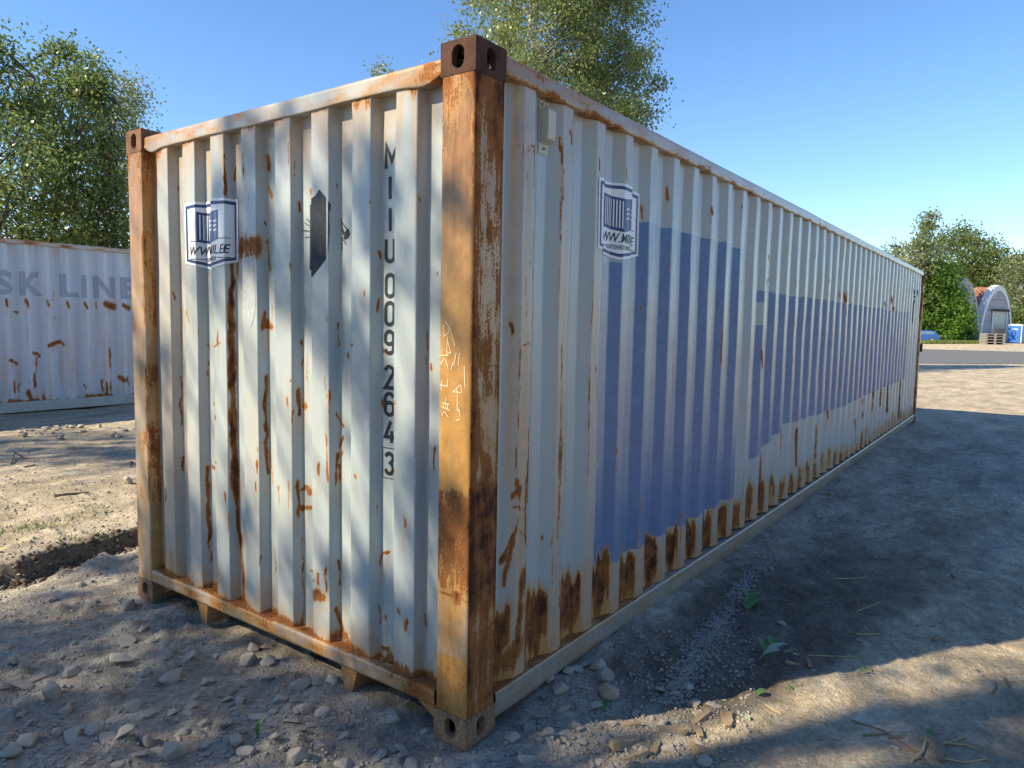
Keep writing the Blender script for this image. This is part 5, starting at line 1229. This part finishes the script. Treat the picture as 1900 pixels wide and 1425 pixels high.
LEFT = [(238, 1124, 34), (168, 1113, 24), (98, 1108, 16), (150, 1083, 16), (265, 1165, 18), (236, 1190, 30), (280, 1190, 22), (345, 1222, 30), (305, 1222, 24), (222, 1232, 40), (256, 1220, 20), (125, 1234, 18), (132, 1248, 24), (158, 1236, 16), (320, 1256, 38), (30, 1264, 46), (115, 1309, 18), (250, 1307, 36), (318, 1322, 26),
        (110, 1352, 24), (48, 1370, 44), (135, 1364, 42), (175, 1354, 32), (230, 1382, 34), (270, 1376, 28), (335, 1354, 28), (298, 1389, 38), (322, 1402, 36), (265, 1412, 28), (390, 1377, 28), (355, 1304, 32), (420, 1342, 36), (442, 1312, 28), (480, 1327, 32), (470, 1199, 28), (495, 1198, 22), (462, 1224, 26), (498, 1230, 28),
        (560, 1273, 28), (565, 1317, 32), (600, 1320, 30), (592, 1282, 22), (617, 1273, 24), (495, 1264, 28), (445, 1296, 22), (440, 1388, 28), (457, 1402, 32), (732, 1334, 28), (745, 1382, 36), (705, 1397, 36), (640, 1412, 32), (550, 1413, 36), (840, 1416, 30), (60, 1330, 26), (20, 1395, 34), (520, 1300, 26), (385, 1265, 26), (540, 1340, 24), (505, 1375, 26), (640, 1362, 26), (680, 1345, 22), (600, 1385, 30), (790, 1352, 20), (760, 1416, 30)]
def sized(px, py, w, k=1.0): p_, t_ = gnd(px, py); return p_[0], p_[1], w * k * t_ / F_PX
SPECIAL = {(95, 1285, 40): ('upright pointed grey stone near the left edge', 3), (198, 1375, 48): ('large flat bluish stone near the bottom left corner', 0), (1130, 1297, 44): ('blocky pink and grey stone beside the near container corner', 7), (238, 916, 20): ('pale round stone close to the left container post', 3)}
for (px, py, w), (lb, mi) in SPECIAL.items():
    put_stone(*sized(px, py, w, 1.35), lb, None, SM[mi], 0.2)
for px, py, w in LEFT: put_stone(*sized(px, py, w, 1.5), 'grey limestone lump half sunk in the shaded dirt before the container end', 'stones before the container end')
for _ in range(95):
    px, py = rst.uniform(0, 820), rst.uniform(1130, 1424)
    p_, t_ = gnd(px, py)
    if p_[0] > -0.06 and p_[1] > -0.05 and p_[1] < 2.5: continue
    put_stone(p_[0], p_[1], rst.uniform(12, 34) * t_ / F_PX, 'grey limestone lump half sunk in the shaded dirt before the container end', 'stones before the container end')
RIGHT = [(1110, 1252, 26), (1083, 1252, 28), (1068, 1259, 22), (1122, 1270, 26), (1055, 1264, 22), (1040, 1292, 28), (1010, 1302, 22), (980, 1352, 26), (1135, 1347, 18), (975, 1410, 28), (925, 1402, 28), (1300, 1327, 26), (1020, 1275, 26), (1045, 1325, 24), (1000, 1330, 20), (965, 1340, 22), (1085, 1290, 20), (1100, 1318, 22), (950, 1375, 22), (1065, 1350, 24), (1230, 1345, 20), (1180, 1322, 18)]
for px, py, w in RIGHT: put_stone(*sized(px, py, w, 1.7), 'grey stone in the rubble heap at the near container corner', 'stones at the near container corner')
for _ in range(34):
    px, py = rst.uniform(930, 1330), rst.uniform(1260, 1420)
    if py < 1290 + (1130 - px) * 0.35: continue
    put_stone(*sized(px, py, rst.uniform(16, 36)), 'grey stone in the rubble heap at the near container corner', 'stones at the near container corner')
for px, py, w in ((1450, 1162, 22), (1605, 1174, 18), (1190, 1202, 13), (1660, 1392, 20), (1555, 1252, 14), (1430, 1062, 14), (1535, 1000, 12), (1510, 1000, 10), (1700, 1100, 12), (1475, 1225, 16)):
    put_stone(*sized(px, py, w), 'lone pale pebble on the bare dirt right of the container', 'pebbles on the dirt right of the container')
for _ in range(36):
    px, py = rst.uniform(1260, 1890), rst.uniform(880, 1300)
    p_, t_ = gnd(px, py)
    if p_[1] > -0.06: continue
    put_stone(p_[0], p_[1], rst.uniform(0.014, 0.04), 'lone pale pebble on the bare dirt right of the container', 'pebbles on the dirt right of the container')
for _ in range(46):
    px, py = rst.uniform(30, 250), rst.uniform(788, 814)
    if rst.random() < 0.3: px = rst.uniform(60, 120)
    p_, t_ = gnd(px, py, 0.09)
    put_stone(p_[0], p_[1], rst.uniform(9, 20) * t_ / F_PX, 'pale stone in the rubble row before the white container', 'rubble row before the white container', sink=0.15)
for _ in range(22):
    p_, t_ = gnd(rst.uniform(0, 250), rst.uniform(840, 1000), 0.09)
    put_stone(p_[0], p_[1], rst.uniform(6, 12) * t_ / F_PX, 'small stone on the sunny sand left of the container', 'stones on the sunny sand', sink=0.25)

# loose gravel that nobody could count
def gravel(name, label, pts, sizes):
    n = len(pts); rs_ = np.random.default_rng(77)
    base_v = np.array([(1, 0, -.2), (-.5, .86, -.2), (-.5, -.86, -.2), (.45, .5, .55), (-.7, 0, .5), (.4, -.55, .6)]) * 0.5
    tri = np.array([(3, 4, 5), (0, 1, 3), (1, 4, 3), (1, 2, 4), (2, 5, 4), (2, 0, 5), (0, 3, 5)])
    V = np.repeat(base_v[None], n, 0) * rs_.uniform(.7, 1.3, (n, 6, 3)) * np.array([1, .85, .7])
    a = rs_.uniform(0, 6.28, n); c, s_ = np.cos(a)[:, None], np.sin(a)[:, None]
    X = V[..., 0] * c - V[..., 1] * s_; Y = V[..., 0] * s_ + V[..., 1] * c
    V = np.stack([X, Y, V[..., 2]], -1) * sizes[:, None, None] + pts[:, None, :]
    Q = (tri[None] + (np.arange(n) * 6)[:, None, None]).reshape(-1, 3)
    o = quadmesh(name, V.reshape(-1, 3), Q, M['gravel']); return tag(o, label, 'gravel', kind='stuff')
rg = np.random.default_rng(15); P_ = []; S_ = []
def scatter(n, fx0, fx1, fy0, fy1, lo, hi, keep=None):
    for _ in range(n):
        px, py = rg.uniform(fx0, fx1), rg.uniform(fy0, fy1); p_, t_ = gnd(px, py)
        if keep and not keep(px, py, p_): continue
        P_.append((p_[0], p_[1])); S_.append(rg.uniform(lo, hi) ** 1.0 * (0.6 + 0.8 * rg.random() ** 3))
outside = lambda px, py, p: not (p[0] > -0.02 and -0.02 < p[1] < 2.46 and p[0] < 12.2)
scatter(5200, -30, 900, 1090, 1425, 0.006, 0.022, outside)
scatter(2600, 900, 1400, 1180, 1425, 0.006, 0.026, outside)
scatter(2600, 1300, 1900, 1000, 1425, 0.004, 0.012, outside)
scatter(1500, 1500, 1900, 780, 1000, 0.010, 0.035, outside)
scatter(1800, 0, 260, 780, 1080, 0.008, 0.03, outside)
for _ in range(3200):                                    # band of chippings along the side rail
    f_ = rg.random(); px = 1450 - 210 * f_ + rg.normal(0, 9 + 9 * f_); py = 985 + 320 * f_; p_, t_ = gnd(px, py); P_.append((p_[0], p_[1])); S_.append(rg.uniform(0.007, 0.022))
P_ = np.array(P_); S_ = np.array(S_)
gravel('gravel', 'loose gravel and chippings strewn over the dirt around the container', np.column_stack([P_, ground_z(P_[:, 0], P_[:, 1]) + S_ * 0.12]), S_)
# clods along the little bank
xs = rg.uniform(-2.2, 0.9, 900); dy_ = rg.normal(-0.02, 0.05, 900); ys = bank_line(xs) + dy_; sz = rg.uniform(0.012, 0.05, 900) * (1 + 1.0 * rg.random(900) ** 6)
o = gravel('earth_clods', 'dark earth clods along the little bank left of the container', np.column_stack([xs, ys, ground_z(xs, ys) + sz * .1]), sz)
M['clod'] = plain('dark_earth', (0.11, 0.085, 0.06), 0.95, var=0.4, scale=20, bump=.4); o.data.materials[0] = M['clod']

# wood chips, twigs
def chip(px, py, w, ang, label, group):
    x, y, l = sized(px, py, w, 1.3); t_ = l * rst.uniform(.26, .4); hh_ = l * rst.uniform(.12, .22)
    mb = MB(); n = 5; ring = []
    for i in range(n + 1):
        f_ = i / n - .5; k = 1 - abs(f_) * rst.uniform(.2, .9)
        ring.append([(f_ * l + rst.gauss(0, .01), -t_ / 2 * k, -hh_ / 2), (f_ * l, t_ / 2 * k, -hh_ / 2 * rst.uniform(.6, 1)), (f_ * l, t_ / 2 * k * rst.uniform(.5, .9), hh_ / 2), (f_ * l, -t_ / 2 * k * rst.uniform(.5, .9), hh_ / 2 * rst.uniform(.7, 1.2))])
    V = [q for r_ in ring for q in r_]; Fs = [(0, 1, 2, 3), tuple(range(4 * n + 3, 4 * n - 1, -1))]
    for i in range(n):
        for j in range(4): Fs.append((4 * i + j, 4 * i + (j + 1) % 4, 4 * i + 4 + (j + 1) % 4, 4 * i + 4 + j))
    o = MB().add(V, Fs).build('wood_chip', M['wood']); o.location = (x, y, float(ground_z(np.array(x), np.array(y))) + hh_ * .3); o.rotation_euler = (rst.gauss(0, .15), rst.gauss(0, .12), ang)
    return tag(o, label, 'wood chip', group)
ORD = ['first', 'second', 'third', 'fourth', 'fifth', 'sixth', 'seventh', 'eighth', 'ninth', 'tenth', 'eleventh', 'twelfth', 'thirteenth', 'fourteenth', 'fifteenth', 'sixteenth', 'seventeenth', 'eighteenth']
for k, (px, py, w, a) in enumerate(sorted(((1165, 1345, 38, -1.0), (1250, 1362, 42, -1.1), (1297, 1360, 34, .6), (1160, 1385, 52, -.4), (1215, 1395, 40, .2), (1345, 1334, 30, .5), (1352, 1343, 44, .3), (1300, 1333, 36, -.3), (1180, 1410, 40, -.6), (1320, 1400, 44, -1.2), (1290, 1395, 30, .9), (1500, 1240, 24, .4), (1470, 1242, 22, -.9), (1462, 1215, 18, -.6), (1725, 1383, 30, -1.3), (1745, 1402, 44, .1), (1660, 1374, 18, -1.1), (1735, 1195, 18, -.4)))):
    chip(px, py, w, a, ORD[k] + ' splintered wood chip from the left on the dirt in the right foreground', 'wood chips on the dirt')
TW = [([(1578, 1345), (1640, 1362), (1700, 1400), (1716, 1424)], 5, 'twig'), ([(1600, 1372), (1640, 1368), (1652, 1365)], 4, 'twig'), ([(1480, 1335), (1530, 1350)], 3, 'straw'), ([(1745, 1386), (1790, 1392), (1822, 1404)], 4, 'straw'), ([(1750, 1412), (1790, 1425), (1830, 1424)], 5, 'straw'), ([(1690, 1425), (1712, 1400), (1718, 1380)], 6, 'straw'), ([(1740, 1392), (1760, 1385), (1792, 1378)], 4, 'straw'), ([(1862, 1262), (1872, 1284)], 6, 'twig'), ([(1840, 1292), (1848, 1282), (1846, 1275)], 4, 'twig'), ([(1590, 1142), (1632, 1128)], 3, 'straw'), ([(1700, 1175), (1732, 1174)], 4, 'twig'), ([(1550, 1080), (1606, 1079)], 3, 'straw'), ([(1765, 1076), (1772, 1086)], 5, 'twig'), ([(1420, 1317), (1450, 1334)], 3, 'straw'), ([(1587, 1188), (1632, 1186)], 4, 'straw'),
      ([(20, 862), (28, 845), (50, 850)], 4, 'twig'), ([(45, 868), (65, 862), (76, 864)], 3, 'twig'), ([(100, 925), (125, 921), (165, 915)], 7, 'twig'), ([(0, 1278), (50, 1260), (110, 1243)], 4, 'twig'), ([(420, 1290), (440, 1275)], 4, 'twig'), ([(240, 866), (243, 855), (252, 860)], 4, 'twig'), ([(1500, 1225), (1590, 1230)], 2.5, 'straw')]
cnt_ = {'twig': 0, 'straw': 0}
for pts, w, mt in sorted(TW, key=lambda q: q[0][0][0]):
    kk_ = cnt_[mt]; cnt_[mt] += 1
    P3 = []
    for i, (px, py) in enumerate(pts):
        p_, t_ = gnd(px, py, 0.09 if py < 1000 and px < 300 else 0.0); z_ = float(ground_z(p_[0], p_[1])); P3.append((p_[0], p_[1], z_ + 0.006 + (0.05 if py == 845 else 0)))
    o = MB().tube(P3, [0.5 * w * t_ / F_PX * (1 - 0.5 * i / len(P3)) for i in range(len(P3))], 5).build('twig', M[mt])
    tag(o, ORD[kk_] + (' thin dark twig from the left lying on the bare dirt' if mt == 'twig' else ' pale dry stalk from the left lying on the bare dirt'), 'twig', 'twigs on the dirt' if mt == 'twig' else 'stalks on the dirt')
# leaves
def leaf_part(parent, loc, l, w, rz, tilt, mat, name='leaf'):
    n = 6; V = []; Fs = []
    for i in range(n + 1):
        f_ = i / n; ww_ = w * math.sin(math.pi * min(1, f_ * .92 + .06)) ** .8 * .5
        zc = 0.10 * l * math.sin(f_ * 2.6)
        V += [(f_ * l, -ww_, zc + ww_ * .35), (f_ * l, 0, zc), (f_ * l, ww_, zc + ww_ * .35)]
    for i in range(n):
        for j in range(2): Fs.append((3 * i + j, 3 * i + j + 1, 3 * i + j + 4, 3 * i + j + 3))
    o = pydata(name, V, Fs, M[mat], parent, True); o.location = loc; o.rotation_euler = (tilt * .4, -tilt, rz); return o
def sprig(px, py, l, n, label, mat, mats2=None, seed=0):
    r_ = random.Random(seed); x, y, L = sized(px, py, l); z_ = float(ground_z(x, y))
    s_ = tag(empty('leaf_sprig', (x, y, z_ + 0.008), r_.uniform(-.6, .2)), label, 'leaves')
    MB().tube([(-L * .55, 0, 0), (0, 0.01, 0.012), (L * .4, 0, .008)], [.003, .0025, .0015], 5).build('stem', M['twig'], s_)
    for k in range(n):
        leaf_part(s_, (-L * .35 + L * .7 * k / max(1, n - 1), 0, .012), L * r_.uniform(.24, .40), L * r_.uniform(.11, .18), (1 if k % 2 else -1) * r_.uniform(.5, 1.2), r_.uniform(.0, .5), mats2 if (mats2 and k % 2) else mat)
    return s_
sprig(1390, 1130, 78, 10, 'green leafy sprig fallen on the shaded dirt near the container side', 'sprig', None, 2)
sprig(1428, 1222, 90, 8, 'withered sprig with pale leaf undersides fallen near the shadow edge', 'sprig_pale', 'sprig', 5)
sprig(1602, 1257, 34, 4, 'tiny green sprig lying in the sunny strip', 'sprig', None, 8)
def single(px, py, l, rz, label, mat):
    x, y, L = sized(px, py, l); z_ = float(ground_z(x, y)); o = leaf_part(None, (x, y, z_ + .008), L, L * .5, rz, .1, mat, 'fallen_leaf'); tag(o, label, 'leaf')
single(1405, 1298, 24, -.3, 'yellow green leaf fallen in the sunny strip', 'sprig'); single(1390, 1346, 18, .8, 'pale bluish leaf fallen right of the wood chips', 'sprig_pale')
single(1722, 1375, 20, .1, 'green leaf fallen beside the pale stalks', 'sprig'); single(1120, 1322, 26, .4, 'dark green leaf in the shade by the blocky stone', 'sprig')
single(1470, 1289, 14, .9, 'small green leaf at the middle of the sunny strip', 'sprig')
# seedling by the stones
x, y, L = sized(478, 1372, 30); sd = tag(empty('seedling', (x, y, float(ground_z(x, y)))), 'small bright green seedling among the stones before the container end', 'seedling')
for k in range(4): leaf_part(sd, (0, 0, .01 + .012 * k), L * .7, L * .26, 1.2 + k * 1.7, .8, 'sprig')
MB().tube([(0, 0, -.01), (0, 0, .06)], .002, 5).build('stem', M['sprig'], sd)
# thin weeds on the sunny sand
rg = np.random.default_rng(19); V = []
for px, py in ((175, 1000), (150, 965), (140, 1010), (60, 990), (180, 950), (100, 985), (45, 985)):
    p_, t_ = gnd(px, py, 0.085)
    for _ in range(40):
        x, y = p_[0] + rg.normal(0, .09), p_[1] + rg.normal(0, .07); z_ = float(ground_z(x, y)); a = rg.uniform(0, 6.28)
        V += [(x - .004 * math.cos(a), y - .004 * math.sin(a), z_), (x + .004 * math.cos(a), y + .004 * math.sin(a), z_), (x + rg.normal(0, .02), y + rg.normal(0, .02), z_ + rg.uniform(.02, .05))]
tag(quadmesh('weeds', np.array(V), np.arange(len(V)).reshape(-1, 3), M['grass']), 'thin green weeds on the sunny sand left of the container', 'weeds', kind='stuff')
